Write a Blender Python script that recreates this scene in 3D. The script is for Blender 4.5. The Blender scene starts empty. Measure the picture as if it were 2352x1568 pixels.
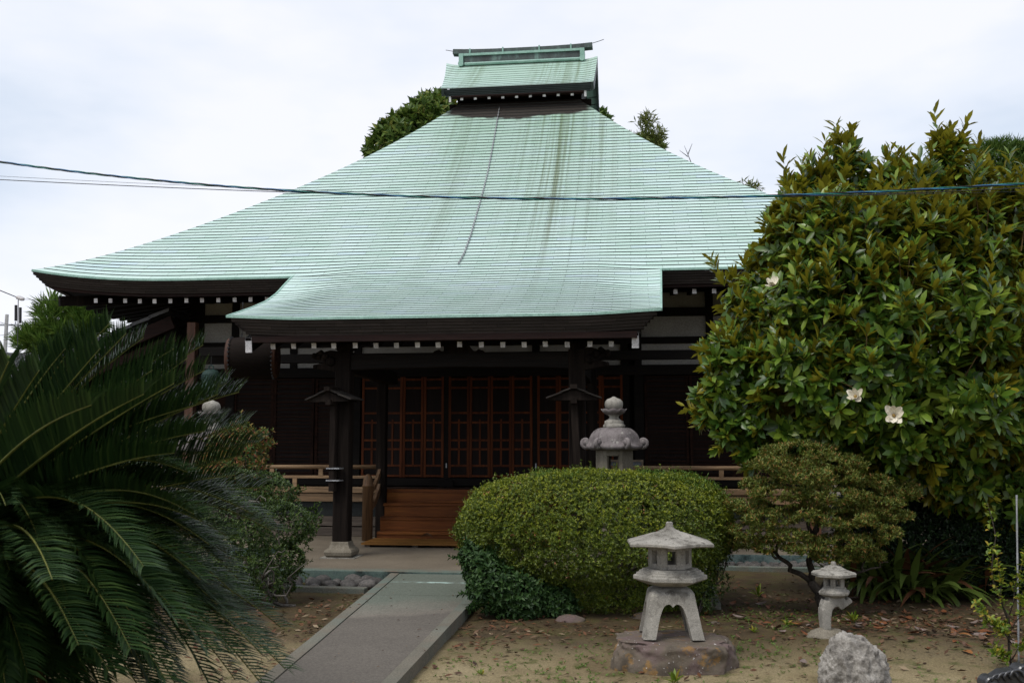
import bpy, bmesh, math, random
import numpy as np
from mathutils import Vector, Matrix, noise as mnoise

SC = bpy.context.scene
COL = SC.collection
RNG = np.random.default_rng(7)
random.seed(7)
R = math.radians

# ------------------------------------------------------------------ camera
CAM_LOC = np.array([0.0, 0.0, 2.05])
YAW, PITCH = R(7.1), math.atan(397 / 3889)
cam_d = bpy.data.cameras.new('camera')
cam_d.sensor_width, cam_d.lens = 36.0, 35.0
cam_d.clip_start, cam_d.clip_end = 0.1, 3000
cam_d.dof.use_dof = True
cam_d.dof.focus_distance = 16.0
cam_d.dof.aperture_fstop = 4.0
cam = bpy.data.objects.new('camera', cam_d)
cam.location = CAM_LOC
cam.rotation_euler = (R(90) + PITCH, 0, YAW)
COL.objects.link(cam)
SC.camera = cam

# ------------------------------------------------------------------ sky, sun, exposure
SUN_EL, SUN_AZ = R(58), R(215)          # azimuth clockwise from +Y
world = bpy.data.worlds.new('World')
SC.world = world
world.use_nodes = True
nt = world.node_tree
for n in list(nt.nodes):
    nt.nodes.remove(n)
def wn(t, **k):
    n = nt.nodes.new(t)
    for a, b in k.items():
        setattr(n, a, b)
    return n
w_out = wn('ShaderNodeOutputWorld')
w_bg = wn('ShaderNodeBackground')
w_bg.inputs['Strength'].default_value = 0.1
w_sky = wn('ShaderNodeTexSky', sky_type='NISHITA', sun_disc=False, sun_elevation=SUN_EL, sun_rotation=SUN_AZ)
w_co = wn('ShaderNodeTexCoord')
w_map = wn('ShaderNodeMapping')
w_map.inputs['Scale'].default_value = (1.3, 1.3, 3.4)
w_map.inputs['Location'].default_value = (0.35, 0.1, 0.2)
w_n = wn('ShaderNodeTexNoise')
w_n.inputs['Scale'].default_value = 1.7
w_n.inputs['Detail'].default_value = 5
w_n.inputs['Roughness'].default_value = 0.52
w_r = wn('ShaderNodeValToRGB')
e = w_r.color_ramp.elements
e[0].position, e[0].color = 0.33, (0.58, 0.665, 0.79, 1)
e[1].position, e[1].color = 0.58, (0.875, 0.88, 0.94, 1)
m_ = e.new(0.47); m_.color = (0.77, 0.81, 0.89, 1)
w_mul = wn('ShaderNodeMix', data_type='RGBA', blend_type='MULTIPLY')
w_mul.inputs['Factor'].default_value = 1.0
w_mul.inputs['B'].default_value = (7.4, 7.4, 7.4, 1)
w_mix = wn('ShaderNodeMix', data_type='RGBA')
w_mix.inputs['Factor'].default_value = 0.9
L = nt.links.new
L(w_co.outputs['Generated'], w_map.inputs['Vector'])
L(w_map.outputs['Vector'], w_n.inputs['Vector'])
L(w_n.outputs['Fac'], w_r.inputs['Fac'])
L(w_r.outputs['Color'], w_mul.inputs['A'])
L(w_sky.outputs['Color'], w_mix.inputs['A'])
L(w_mul.outputs['Result'], w_mix.inputs['B'])
L(w_mix.outputs['Result'], w_bg.inputs['Color'])
L(w_bg.outputs['Background'], w_out.inputs['Surface'])

sun_d = bpy.data.lights.new('sun', 'SUN')
sun_d.energy, sun_d.angle, sun_d.color = 1.5, R(24), (1.0, 0.96, 0.90)
sun = bpy.data.objects.new('sun', sun_d)
sdir = Vector((math.sin(SUN_AZ) * math.cos(SUN_EL), math.cos(SUN_AZ) * math.cos(SUN_EL), math.sin(SUN_EL)))
sun.rotation_euler = sdir.to_track_quat('Z', 'Y').to_euler()
sun.location = (0, 0, 30)
COL.objects.link(sun)
SC.view_settings.view_transform = 'Standard'
SC.view_settings.look = 'None'
SC.view_settings.gamma = 1.0
SC.view_settings.use_curve_mapping = False
SC.view_settings.exposure = 0.66
SC.cycles.max_bounces = 6
SC.cycles.diffuse_bounces = 3
SC.cycles.transparent_max_bounces = 4
SC.cycles.use_denoising = True

# ------------------------------------------------------------------ survey helpers: sight lines from the camera station to known planes
_r = np.array([math.cos(YAW), math.sin(YAW), 0])
_f0 = np.array([-math.sin(YAW), math.cos(YAW), 0])
_f = _f0 * math.cos(PITCH) + np.array([0, 0, math.sin(PITCH)])
_u = np.cross(_r, _f)
KPX = 4000 / 2352 / 3889
def ray(x, y):
    return _f + (x - 1176) * KPX * _r + (784 - y) * KPX * _u
def at_y(x, y, Y):
    d = ray(x, y); return CAM_LOC + d * (Y / d[1])
def at_z(x, y, Z):
    d = ray(x, y); return CAM_LOC + d * ((Z - CAM_LOC[2]) / d[2])
def at_d(x, y, D):
    return CAM_LOC + ray(x, y) * D
def mpp(D):
    return KPX * D

# ------------------------------------------------------------------ mesh helpers
def V3(*a): return np.array(a, float)
def unit(a):
    a = np.asarray(a, float)
    return a / np.maximum(np.linalg.norm(a, axis=-1, keepdims=True), 1e-9)

class MB:
    def __init__(s):
        s.v, s.f, s.m = [], [], []
    def add(s, vs, fs, m=0):
        o = len(s.v)
        s.v.extend([tuple(map(float, p)) for p in vs])
        for f in fs:
            s.f.append(tuple(i + o for i in f)); s.m.append(m)
        return s
    def bx(s, x0, x1, y0, y1, z0, z1, m=0):
        vs = [(x, y, z) for z in (z0, z1) for y in (y0, y1) for x in (x0, x1)]
        return s.add(vs, [(0, 2, 3, 1), (4, 5, 7, 6), (0, 1, 5, 4), (2, 6, 7, 3), (0, 4, 6, 2), (1, 3, 7, 5)], m)
    def cbox(s, c, sz, rz=0, m=0):
        a, b, h = sz[0] / 2, sz[1] / 2, sz[2] / 2
        cs, sn = math.cos(rz), math.sin(rz)
        vs = []
        for z in (-h, h):
            for y in (-b, b):
                for x in (-a, a):
                    vs.append((c[0] + x * cs - y * sn, c[1] + x * sn + y * cs, c[2] + z))
        return s.add(vs, [(0, 2, 3, 1), (4, 5, 7, 6), (0, 1, 5, 4), (2, 6, 7, 3), (0, 4, 6, 2), (1, 3, 7, 5)], m)
    def bar(s, p, q, w, h, up=(0, 0, 1), m=0, w2=None, h2=None):
        p, q = np.array(p, float), np.array(q, float)
        d = unit(q - p); up = np.array(up, float)
        sd = np.cross(d, up)
        if np.linalg.norm(sd) < 1e-6: sd = np.cross(d, (0, 1, 0))
        sd = unit(sd); u = np.cross(sd, d)
        w2 = w if w2 is None else w2; h2 = h if h2 is None else h2
        vs = []
        for c, a, b in ((p, w / 2, h / 2), (q, w2 / 2, h2 / 2)):
            vs += [c - sd * a - u * b, c + sd * a - u * b, c + sd * a + u * b, c - sd * a + u * b]
        return s.add(vs, [(0, 1, 2, 3), (7, 6, 5, 4), (0, 4, 5, 1), (1, 5, 6, 2), (2, 6, 7, 3), (3, 7, 4, 0)], m)
    def tube(s, pts, r, n=6, m=0, cap=True):
        pts = np.array(pts, float); k = len(pts)
        r = np.full(k, r, float) if np.isscalar(r) else np.interp(np.linspace(0, 1, k), np.linspace(0, 1, len(r)), r)
        t = np.gradient(pts, axis=0); t = unit(t)
        a = np.array((0, 0, 1.0)) if abs(t[0][2]) < 0.9 else np.array((1.0, 0, 0))
        vs = []; ref = a
        for i in range(k):
            sd = unit(np.cross(t[i], ref)); u = np.cross(sd, t[i]); ref = u
            for j in range(n):
                A = 2 * math.pi * j / n
                vs.append(pts[i] + r[i] * (math.cos(A) * sd + math.sin(A) * u))
        fs = [(i * n + j, i * n + (j + 1) % n, (i + 1) * n + (j + 1) % n, (i + 1) * n + j) for i in range(k - 1) for j in range(n)]
        if cap:
            fs.append(tuple(range(n - 1, -1, -1))); fs.append(tuple((k - 1) * n + j for j in range(n)))
        return s.add(vs, fs, m)
    def polar(s, prof, n=24, rf=None, zf=None, c=(0, 0, 0), m=0, cap=True, ph=0):
        vs = []
        for (r, z) in prof:
            for j in range(n):
                A = 2 * math.pi * j / n + ph
                rr = r * (rf(A, r, z) if rf else 1)
                zz = z + (zf(A, rr) if zf else 0)
                vs.append((c[0] + rr * math.cos(A), c[1] + rr * math.sin(A), c[2] + zz))
        k = len(prof)
        fs = [(i * n + j, i * n + (j + 1) % n, (i + 1) * n + (j + 1) % n, (i + 1) * n + j) for i in range(k - 1) for j in range(n)]
        if cap:
            fs.append(tuple(range(n - 1, -1, -1))); fs.append(tuple((k - 1) * n + j for j in range(n)))
        return s.add(vs, fs, m)
    def grid(s, P, m=0, flip=False):
        P = np.asarray(P); a, b = P.shape[:2]
        fs = []
        for i in range(a - 1):
            for j in range(b - 1):
                q = (i * b + j, i * b + j + 1, (i + 1) * b + j + 1, (i + 1) * b + j)
                fs.append(q[::-1] if flip else q)
        return s.add(P.reshape(-1, 3), fs, m)
    def prism(s, out, a0, a1, axis='y', m=0):
        """outline in the two other axes, extruded from a0 to a1"""
        def mk(p, a):
            return {'y': (p[0], a, p[1]), 'x': (a, p[0], p[1]), 'z': (p[0], p[1], a)}[axis]
        n = len(out)
        vs = [mk(p, a0) for p in out] + [mk(p, a1) for p in out]
        fs = [tuple(range(n)), tuple(range(2 * n - 1, n - 1, -1))] + [(j, n + j, n + (j + 1) % n, (j + 1) % n) for j in range(n)]
        return s.add(vs, fs, m)
    def mesh(s, name, mats):
        me = bpy.data.meshes.new(name)
        me.from_pydata(s.v, [], s.f)
        mats = mats if isinstance(mats, (list, tuple)) else [mats]
        for q in mats: me.materials.append(q)
        if len(mats) > 1: me.polygons.foreach_set('material_index', s.m)
        return me
    def build(s, name, mats, parent=None, smooth=False, loc=None, rz=0, bevel=0, fixn=False):
        me = s.mesh(name, mats)
        if fixn:
            b = bmesh.new(); b.from_mesh(me); bmesh.ops.recalc_face_normals(b, faces=b.faces); b.to_mesh(me); b.free()
        if smooth:
            me.polygons.foreach_set('use_smooth', [True] * len(me.polygons))
        o = link(name, me, parent, loc, rz)
        if bevel:
            md = o.modifiers.new('bevel', 'BEVEL'); md.width = bevel; md.segments = 2; md.limit_method = 'ANGLE'
        return o

def link(name, me, parent=None, loc=None, rz=0):
    o = bpy.data.objects.new(name, me)
    COL.objects.link(o)
    if parent is not None: o.parent = parent
    if loc is not None: o.location = tuple(map(float, loc))
    if rz: o.rotation_euler = (0, 0, rz)
    return o
def tag(o, label=None, cat=None, group=None, kind=None):
    for k, v in (('label', label), ('category', cat), ('group', group), ('kind', kind)):
        if v: o[k] = v
    return o
def thing(name, label, cat, loc=(0, 0, 0), rz=0, group=None):
    o = link(name, None, None, loc, rz)
    o.empty_display_size = 0.1
    return tag(o, label, cat, group)
def structure(o):
    o['kind'] = 'structure'; return o
def copy_tree(o, parent=None):
    c = o.copy(); COL.objects.link(c)
    c.parent = parent
    for ch in o.children:
        copy_tree(ch, c)
    return c
def raw_mesh(name, verts, tris, mats, mi=None, parent=None, loc=None, smooth=False):
    me = bpy.data.meshes.new(name)
    verts = np.asarray(verts, np.float32); tris = np.asarray(tris, np.int32)
    me.vertices.add(len(verts)); me.vertices.foreach_set('co', verts.ravel())
    k = tris.shape[1]
    me.loops.add(tris.size); me.loops.foreach_set('vertex_index', tris.ravel())
    me.polygons.add(len(tris)); me.polygons.foreach_set('loop_start', np.arange(0, tris.size, k, dtype=np.int32))
    mats = mats if isinstance(mats, (list, tuple)) else [mats]
    for q in mats: me.materials.append(q)
    if mi is not None: me.polygons.foreach_set('material_index', np.asarray(mi, np.int32))
    if smooth: me.polygons.foreach_set('use_smooth', np.ones(len(tris), bool))
    me.update(); me.validate()
    return link(name, me, parent, loc)

# leaves: P base, D direction, N upper-side normal (n,3); L, W (n,)
def leaf_geo(P, D, N, Ln, W, fold=0.25, droop=0.1, big=False):
    D = unit(D); N = unit(N - (N * D).sum(1, keepdims=True) * D); S = np.cross(N, D)
    Ln = np.broadcast_to(np.asarray(Ln, float), (len(P),))[:, None]; W = np.broadcast_to(np.asarray(W, float), (len(P),))[:, None]
    n = len(P)
    if big:
        m1 = P + .32 * Ln * D; m2 = P + .70 * Ln * D - droop * .4 * Ln * N
        l1 = m1 + .42 * W * S + fold * W * N; r1 = m1 - .42 * W * S + fold * W * N
        l2 = m2 + .44 * W * S + fold * W * N; r2 = m2 - .44 * W * S + fold * W * N
        t = P + Ln * D - droop * Ln * N
        vs = np.stack([P, l1, m1, r1, l2, m2, r2, t], 1).reshape(-1, 3)
        fs = np.array([(0, 2, 1), (0, 3, 2), (1, 2, 5), (1, 5, 4), (2, 3, 6), (2, 6, 5), (4, 5, 7), (5, 6, 7)])
        k = 8
    else:
        md = P + .5 * Ln * D
        l = md + .5 * W * S + fold * W * N; r = md - .5 * W * S + fold * W * N
        t = P + Ln * D - droop * Ln * N
        vs = np.stack([P, l, r, t], 1).reshape(-1, 3)
        fs = np.array([(0, 3, 1), (0, 2, 3)])
        k = 4
    tris = (np.arange(n)[:, None, None] * k + fs[None]).reshape(-1, 3)
    return vs, tris
def rosettes(P, A, k, th, Ln, W, rng, jit=0.25):
    """k leaves round each axis A at P; th = (min, max) opening angle"""
    n = len(P)
    A = unit(A + rng.normal(0, jit, A.shape))
    ref = np.where(np.abs(A[:, 2:3]) < .9, np.array([[0, 0, 1.]]), np.array([[1., 0, 0]]))
    U = unit(np.cross(A, ref)); Vv = np.cross(A, U)
    ph = rng.uniform(0, 6.28, (n, 1)) + np.arange(k)[None] * 2.4 + rng.normal(0, .25, (n, k))
    t = rng.uniform(th[0], th[1], (n, k))
    pr = np.cos(ph)[..., None] * U[:, None] + np.sin(ph)[..., None] * Vv[:, None]
    D = np.cos(t)[..., None] * A[:, None] + np.sin(t)[..., None] * pr
    N = np.sin(t)[..., None] * A[:, None] - np.cos(t)[..., None] * pr
    PP = P[:, None] + A[:, None] * rng.uniform(-.1, .25, (n, k))[..., None] * Ln
    Ls = Ln * rng.uniform(.7, 1.2, n * k)
    return PP.reshape(-1, 3), D.reshape(-1, 3), N.reshape(-1, 3), Ls, Ls * (W / Ln)
def sphere_dirs(n, rng):
    return unit(rng.normal(0, 1, (n, 3)))
def lumps_surface(lumps, n_per_m2, rng, e=2.0, keep=0.93, shell=(0.93, 1.03), bump=0.0, bfreq=2.0, zmin=-9):
    """points and normals on the outside of a union of (super)ellipsoids (c, radii)"""
    Ps, Ns = [], []
    for i, (c, rd) in enumerate(lumps):
        c = np.array(c, float); rd = np.array(rd, float)
        area = 4 * math.pi * ((rd[0]*rd[1])**1.6 / 3 + (rd[0]*rd[2])**1.6 / 3 + (rd[1]*rd[2])**1.6 / 3) ** (1/1.6)
        d = sphere_dirs(max(8, int(area * n_per_m2)), rng)
        s = (np.abs(d) ** e).sum(1) ** (-1 / e)
        q = d * s[:, None]
        nn = unit(np.sign(q) * np.abs(q) ** (e - 1) / rd)
        k = rng.uniform(shell[0], shell[1], len(d))
        if bump:
            b = np.array([mnoise.noise(Vector(x * bfreq)) for x in (c + q * rd)])
            k = k + bump * b
        p = c + q * rd * k[:, None]
        ok = p[:, 2] > zmin
        for j, (c2, rd2) in enumerate(lumps):
            if j != i:
                w = (np.abs((p - np.array(c2)) / np.array(rd2)) ** e).sum(1) ** (1 / e)
                ok &= w > keep
        Ps.append(p[ok]); Ns.append(nn[ok])
    return np.concatenate(Ps), np.concatenate(Ns)

def gaps(P, f, thr):
    return np.array([mnoise.noise(Vector(p * f)) < thr for p in P])
# ------------------------------------------------------------------ materials
def C4(c): return (c[0], c[1], c[2], 1)
class Mat:
    def __init__(s, name):
        s.m = bpy.data.materials.new(name); s.m.use_nodes = True
        s.t = s.m.node_tree
        s.b = s.t.nodes['Principled BSDF']; s.o = s.t.nodes['Material Output']
    def n(s, t, ins=None, **k):
        q = s.t.nodes.new(t)
        for a, b in k.items(): setattr(q, a, b)
        for a, b in (ins or {}).items():
            if hasattr(b, 'is_output'): s.t.links.new(b, q.inputs[a])
            else: q.inputs[a].default_value = b
        return q
    def l(s, a, b): s.t.links.new(a, b)
    def ramp(s, fac, stops):
        q = s.n('ShaderNodeValToRGB', {'Fac': fac})
        el = q.color_ramp.elements
        while len(el) > len(stops): el.remove(el[-1])
        while len(el) < len(stops): el.new(0.5)
        for x, (p, c) in zip(el, stops):
            x.position = p; x.color = C4(c) if len(c) == 3 else c
        return q.outputs['Color']
    def mix(s, fac, a, b, mode='MIX'):
        q = s.n('ShaderNodeMix', {'Factor': fac, 'A': a if hasattr(a, 'is_output') else C4(a), 'B': b if hasattr(b, 'is_output') else C4(b)}, data_type='RGBA', blend_type=mode)
        return q.outputs['Result']
    def math(s, op, a, b=0.0, clamp=False):
        q = s.n('ShaderNodeMath', operation=op, use_clamp=clamp)
        for i, x in enumerate((a, b)):
            if hasattr(x, 'is_output'): s.l(x, q.inputs[i])
            else: q.inputs[i].default_value = x
        return q.outputs[0]
    def coords(s, stretch=(1, 1, 1), rnd=True):
        tc = s.n('ShaderNodeTexCoord')
        v = tc.outputs['Object']
        mp = s.n('ShaderNodeMapping', {'Vector': v, 'Scale': stretch})
        if rnd:
            oi = s.n('ShaderNodeObjectInfo')
            k = s.n('ShaderNodeVectorMath', {0: oi.outputs['Random'], 1: (37.0, 91.0, 53.0)}, operation='MULTIPLY')
            ad = s.n('ShaderNodeVectorMath', {0: mp.outputs['Vector'], 1: k.outputs[0]}, operation='ADD')
            return ad.outputs[0]
        return mp.outputs['Vector']
    def noise(s, vec, scale, detail=5, rough=.55, out='Fac', dist=0):
        q = s.n('ShaderNodeTexNoise', {'Vector': vec, 'Scale': scale, 'Detail': detail, 'Roughness': rough, 'Distortion': dist})
        return q.outputs[out]
    def sep(s, vec):
        return s.n('ShaderNodeSeparateXYZ', {0: vec}).outputs
    def rng(s, x, a, b, c=0., d=1.):
        q = s.n('ShaderNodeMapRange', {'Value': x, 'From Min': a, 'From Max': b, 'To Min': c, 'To Max': d})
        return q.outputs['Result']
    def bump(s, h, strength=.3, dist=.01):
        q = s.n('ShaderNodeBump', {'Height': h, 'Strength': strength, 'Distance': dist})
        s.l(q.outputs['Normal'], s.b.inputs['Normal'])
    def done(s, col, rough=.7, spec=.4, metal=0):
        if hasattr(col, 'is_output'): s.l(col, s.b.inputs['Base Color'])
        else: s.b.inputs['Base Color'].default_value = C4(col)
        if hasattr(rough, 'is_output'): s.l(rough, s.b.inputs['Roughness'])
        else: s.b.inputs['Roughness'].default_value = rough
        s.b.inputs['Specular IOR Level'].default_value = spec
        s.b.inputs['Metallic'].default_value = metal
        return s.m

def mottled(name, stops, scale=4, rough=.8, spec=.3, stretch=(1, 1, 1), fine=60, fine_amt=.35, bump=.3, dist=.01, rnd=True, objvar=0.0, metal=0):
    s = Mat(name); v = s.coords(stretch, rnd)
    a = s.noise(v, scale, 7, .6)
    c = s.ramp(a, stops)
    f = s.noise(v, fine, 3, .6)
    g = s.ramp(f, [(.3, (1 - fine_amt,) * 3), (.7, (1 + fine_amt * .5,) * 3)])
    c = s.mix(1.0, c, g, 'MULTIPLY')
    if objvar:
        oi = s.n('ShaderNodeObjectInfo')
        k = s.rng(oi.outputs['Random'], 0, 1, 1 - objvar, 1 + objvar)
        kk = s.n('ShaderNodeCombineColor', {'Red': k, 'Green': k, 'Blue': k}).outputs[0]
        c = s.mix(1.0, c, kk, 'MULTIPLY')
    h = s.math('ADD', a, s.math('MULTIPLY', f, .4))
    s.bump(h, bump, dist)
    return s.done(c, rough, spec, metal)
def leaf_mat(name, stops, back=None, rough=.4, spec=.5, trans=.2, tcol=None):
    s = Mat(name)
    g = s.n('ShaderNodeNewGeometry')
    c = s.ramp(g.outputs['Random Per Island'], stops)
    if back is not None:
        cb = s.ramp(g.outputs['Random Per Island'], back)
        c = s.mix(g.outputs['Backfacing'], c, cb)
    s.done(c, rough, spec)
    if trans:
        tr = s.n('ShaderNodeBsdfTranslucent', {'Color': c})
        mx = s.n('ShaderNodeMixShader', {0: trans, 1: s.b.outputs[0], 2: tr.outputs[0]})
        s.l(mx.outputs[0], s.o.inputs['Surface'])
    return s.m

def wood(name, stops, axis='x', scale=5, rough=.6, spec=.35, bump=.25, objvar=.15, grain=30):
    st = {'x': (.06, 1, 1), 'y': (1, .06, 1), 'z': (1, 1, .06)}[axis]
    return mottled(name, stops, scale, rough, spec, st, grain, .45, bump, .004, True, objvar)

# ------------------------------------------------------------------ named materials
def copper_patina():
    s = Mat('copper_patina'); tc = s.n('ShaderNodeTexCoord'); ob = tc.outputs['Object']
    x, y, z = s.sep(ob)[0:3]
    def mp(sc):
        return s.n('ShaderNodeMapping', {'Vector': ob, 'Scale': sc}).outputs['Vector']
    blot = s.noise(ob, .9, 6, .6)
    c = s.ramp(blot, [(.3, (.435, .585, .525)), (.55, (.475, .62, .57)), (.75, (.52, .65, .62))])
    g = s.n('ShaderNodeNewGeometry'); oi = s.n('ShaderNodeObjectInfo')
    rv = s.math('FRACT', s.math('ADD', g.outputs['Random Per Island'], oi.outputs['Random']))
    tint = s.ramp(rv, [(0, (.88, .93, .91)), (.5, (1, 1, 1)), (.9, (1.0, 1.0, 1.04)), (1, (.95, .95, 1.07))])
    c = s.mix(1.0, c, tint, 'MULTIPLY')
    # run-off streaks below the upper roof
    st = s.noise(mp((5.5, .06, .06)), 1.5, 6, .66)
    st2 = s.noise(mp((.55, .02, .02)), 1.5, 3, .5)
    hi = s.rng(z, 5.5, 10.9)
    mid = s.math('SUBTRACT', 1.0, s.rng(s.math('ABSOLUTE', s.math('ADD', x, 2.95)), 1.6, 3.4))
    amt = s.math('MULTIPLY', s.rng(st, .47, .66), s.math('MULTIPLY', s.rng(st2, .42, .68), s.math('MULTIPLY', s.math('ADD', hi, .12), mid)))
    one = s.math('SUBTRACT', 1.0, s.rng(s.math('ABSOLUTE', s.math('ADD', x, 1.83)), .02, .16))
    amt = s.math('ADD', s.math('MULTIPLY', amt, 1.6), s.math('MULTIPLY', s.math('MULTIPLY', one, s.rng(z, 4.4, 10.0)), .55), True)
    c = s.mix(amt, c, (.13, .145, .075))
    grn = s.math('MULTIPLY', s.math('MULTIPLY', s.rng(z, 5.5, 10.5), mid), .5)
    c = s.mix(grn, c, (.22, .36, .25))
    # bare brown copper where rain never reaches
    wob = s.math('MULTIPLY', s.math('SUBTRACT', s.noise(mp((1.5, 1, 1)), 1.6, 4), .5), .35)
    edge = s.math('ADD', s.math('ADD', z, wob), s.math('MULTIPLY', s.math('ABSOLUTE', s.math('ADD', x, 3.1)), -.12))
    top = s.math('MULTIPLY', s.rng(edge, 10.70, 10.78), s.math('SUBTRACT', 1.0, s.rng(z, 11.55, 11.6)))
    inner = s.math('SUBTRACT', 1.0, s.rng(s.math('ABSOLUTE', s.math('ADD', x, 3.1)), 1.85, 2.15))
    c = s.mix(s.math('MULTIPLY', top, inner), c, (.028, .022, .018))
    f = s.noise(ob, 45, 3)
    c = s.mix(1.0, c, s.ramp(f, [(.3, (.88, .9, .9)), (.7, (1.06, 1.05, 1.05))]), 'MULTIPLY')
    s.bump(s.noise(ob, 6, 4), .12, .01)
    return s.done(c, .5, .5)
MT = {}
MT['patina'] = copper_patina()
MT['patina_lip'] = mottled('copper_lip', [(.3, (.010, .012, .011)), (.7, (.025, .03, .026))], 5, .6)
MT['patina_edge'] = mottled('copper_eave_edge', [(.3, (.20, .36, .30)), (.7, (.34, .52, .45))], 4, .55)
MT['patina_dark'] = mottled('copper_weathered', [(.35, (.030, .038, .038)), (.55, (.06, .085, .08)), (.72, (.15, .25, .22))], 3, .55, .4, (1, 1, .5), 40, .4)
MT['copper_brown'] = mottled('copper_brown', [(.3, (.022, .017, .014)), (.6, (.038, .029, .025)), (.78, (.055, .048, .044))], 3, .6, .25, (.5, 1, 1), 50, .3, .2, .01, True, .18)
MT['copper_upper'] = mottled('copper_fascia_green', [(.3, (.018, .026, .026)), (.7, (.04, .05, .046))], 3, .5)
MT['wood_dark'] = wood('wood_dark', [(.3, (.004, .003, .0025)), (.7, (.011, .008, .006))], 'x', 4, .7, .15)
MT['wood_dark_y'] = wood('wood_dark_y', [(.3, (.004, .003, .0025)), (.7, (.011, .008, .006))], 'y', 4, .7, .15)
MT['wood_post'] = wood('wood_post', [(.25, (.007, .005, .004)), (.5, (.014, .010, .008)), (.75, (.032, .024, .019))], 'z', 5, .85, .1)
MT['wood_red'] = wood('wood_red_brown', [(.3, (.012, .005, .004)), (.7, (.028, .011, .008))], 'x', 4, .7, .2)
MT['door_wood'] = wood('door_wood', [(.3, (.07, .017, .005)), (.7, (.155, .042, .010))], 'z', 6, .6, .15)
MT['door_panel'] = wood('door_panel', [(.3, (.006, .003, .0025)), (.7, (.014, .007, .005))], 'z', 4, .6, .15)
MT['shutter_wood'] = wood('shutter_wood', [(.3, (.012, .005, .0035)), (.7, (.034, .014, .008))], 'x', 5, .7, .1)
MT['step_wood'] = wood('step_wood', [(.25, (.075, .020, .005)), (.5, (.17, .052, .011)), (.75, (.28, .105, .022))], 'x', 4.5, .5, .2)
MT['platform_wood'] = wood('platform_wood', [(.3, (.17, .075, .018)), (.7, (.32, .15, .035))], 'x', 5, .6, .2)
MT['veranda_wood'] = wood('veranda_wood', [(.25, (.16, .095, .048)), (.5, (.26, .165, .088)), (.75, (.36, .25, .15))], 'x', 5, .65)
MT['veranda_grey'] = wood('veranda_weathered', [(.25, (.06, .045, .034)), (.75, (.15, .12, .095))], 'x', 5, .75)
MT['floor_wood'] = wood('floor_wood', [(.3, (.022, .013, .010)), (.7, (.055, .032, .022))], 'y', 4, .45)
MT['newel_wood'] = wood('newel_wood', [(.25, (.07, .036, .017)), (.5, (.14, .075, .034)), (.75, (.22, .135, .075))], 'z', 5, .6)
MT['col_wood'] = wood('column_wood', [(.25, (.035, .016, .010)), (.5, (.09, .038, .02)), (.75, (.17, .085, .045))], 'z', 5, .6)
MT['plaster'] = mottled('plaster', [(.3, (.34, .33, .30)), (.7, (.42, .41, .38))], 2, .9, .2)
MT['white_cap'] = mottled('rafter_white', [(.32, (.52, .50, .50)), (.5, (.72, .70, .70)), (.8, (.82, .81, .81))], 9, .75, .3, objvar=.14)
MT['mesh_dark'] = mottled('vent_screen', [(.3, (.008, .010, .010)), (.7, (.022, .027, .026))], 60, .7)
MT['metal'] = mottled('galvanised_metal', [(.3, (.30, .31, .33)), (.7, (.48, .49, .5))], 8, .4, .5, metal=.7)
MT['black'] = mottled('black_plastic', [(.3, (.012, .012, .013)), (.7, (.022, .022, .024))], 8, .45)
MT['rtile'] = mottled('grey_roof_tile', [(.3, (.055, .056, .062)), (.7, (.115, .117, .125))], 4, .45, .5, objvar=.15)
def stone_mat(name, stops, dark, lich, sc=4):
    s = Mat(name); v = s.coords(); vs = s.n('ShaderNodeVectorMath', {0: v, 1: (1, 1, .28)}, operation='MULTIPLY').outputs[0]
    a = s.noise(v, sc, 8, .62); c = s.ramp(a, stops)
    c = s.mix(s.math('MULTIPLY', s.rng(s.noise(vs, 6.5, 6, .65), .52, .68), .75), c, dark)
    g = s.n('ShaderNodeNewGeometry'); nz = s.sep(g.outputs['Normal'])[2]
    c = s.mix(s.math('MULTIPLY', s.math('MULTIPLY', s.rng(s.noise(v, 11, 6, .7), .54, .62), s.rng(nz, -.2, .8)), .8), c, dark)
    c = s.mix(s.math('MULTIPLY', s.rng(s.noise(v, 17, 5, .65), .60, .66), .7), c, lich)
    f = s.noise(v, 120, 4, .7)
    c = s.mix(1.0, c, s.ramp(f, [(.3, (.55, .55, .55)), (.52, (1, 1, 1)), (.72, (1.3, 1.3, 1.28))]), 'MULTIPLY')
    s.bump(s.math('ADD', a, s.math('MULTIPLY', f, .5)), .65, .008)
    return s.done(c, .95, .2)
MT['stone'] = stone_mat('granite', [(.30, (.17, .16, .138)), (.5, (.27, .255, .225)), (.75, (.36, .34, .30))], (.075, .068, .056), (.40, .38, .33))
MT['stone_mauve'] = stone_mat('granite_mauve', [(.30, (.085, .076, .074)), (.48, (.155, .135, .135)), (.7, (.24, .215, .21))], (.05, .044, .042), (.33, .32, .29))
_unused = mottled('granite_flat', [(.30, (.09, .085, .074)), (.42, (.215, .202, .178)), (.6, (.29, .275, .245)), (.78, (.37, .35, .315))], 3.2, .9, .25, (1, 1, 1), 130, .5, .5, .006)
_unused = mottled('granite_mauve_flat', [(.30, (.055, .05, .048)), (.45, (.13, .115, .112)), (.6, (.19, .165, .165)), (.78, (.29, .28, .26))], 4, .9, .25, (1, 1, 1), 120, .5, .6, .008)
MT['stone_buff'] = mottled('stone_buff', [(.3, (.13, .112, .082)), (.7, (.24, .215, .17))], 6, .9, .25, (1, 1, .5), 110, .5, .5, .006)
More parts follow.
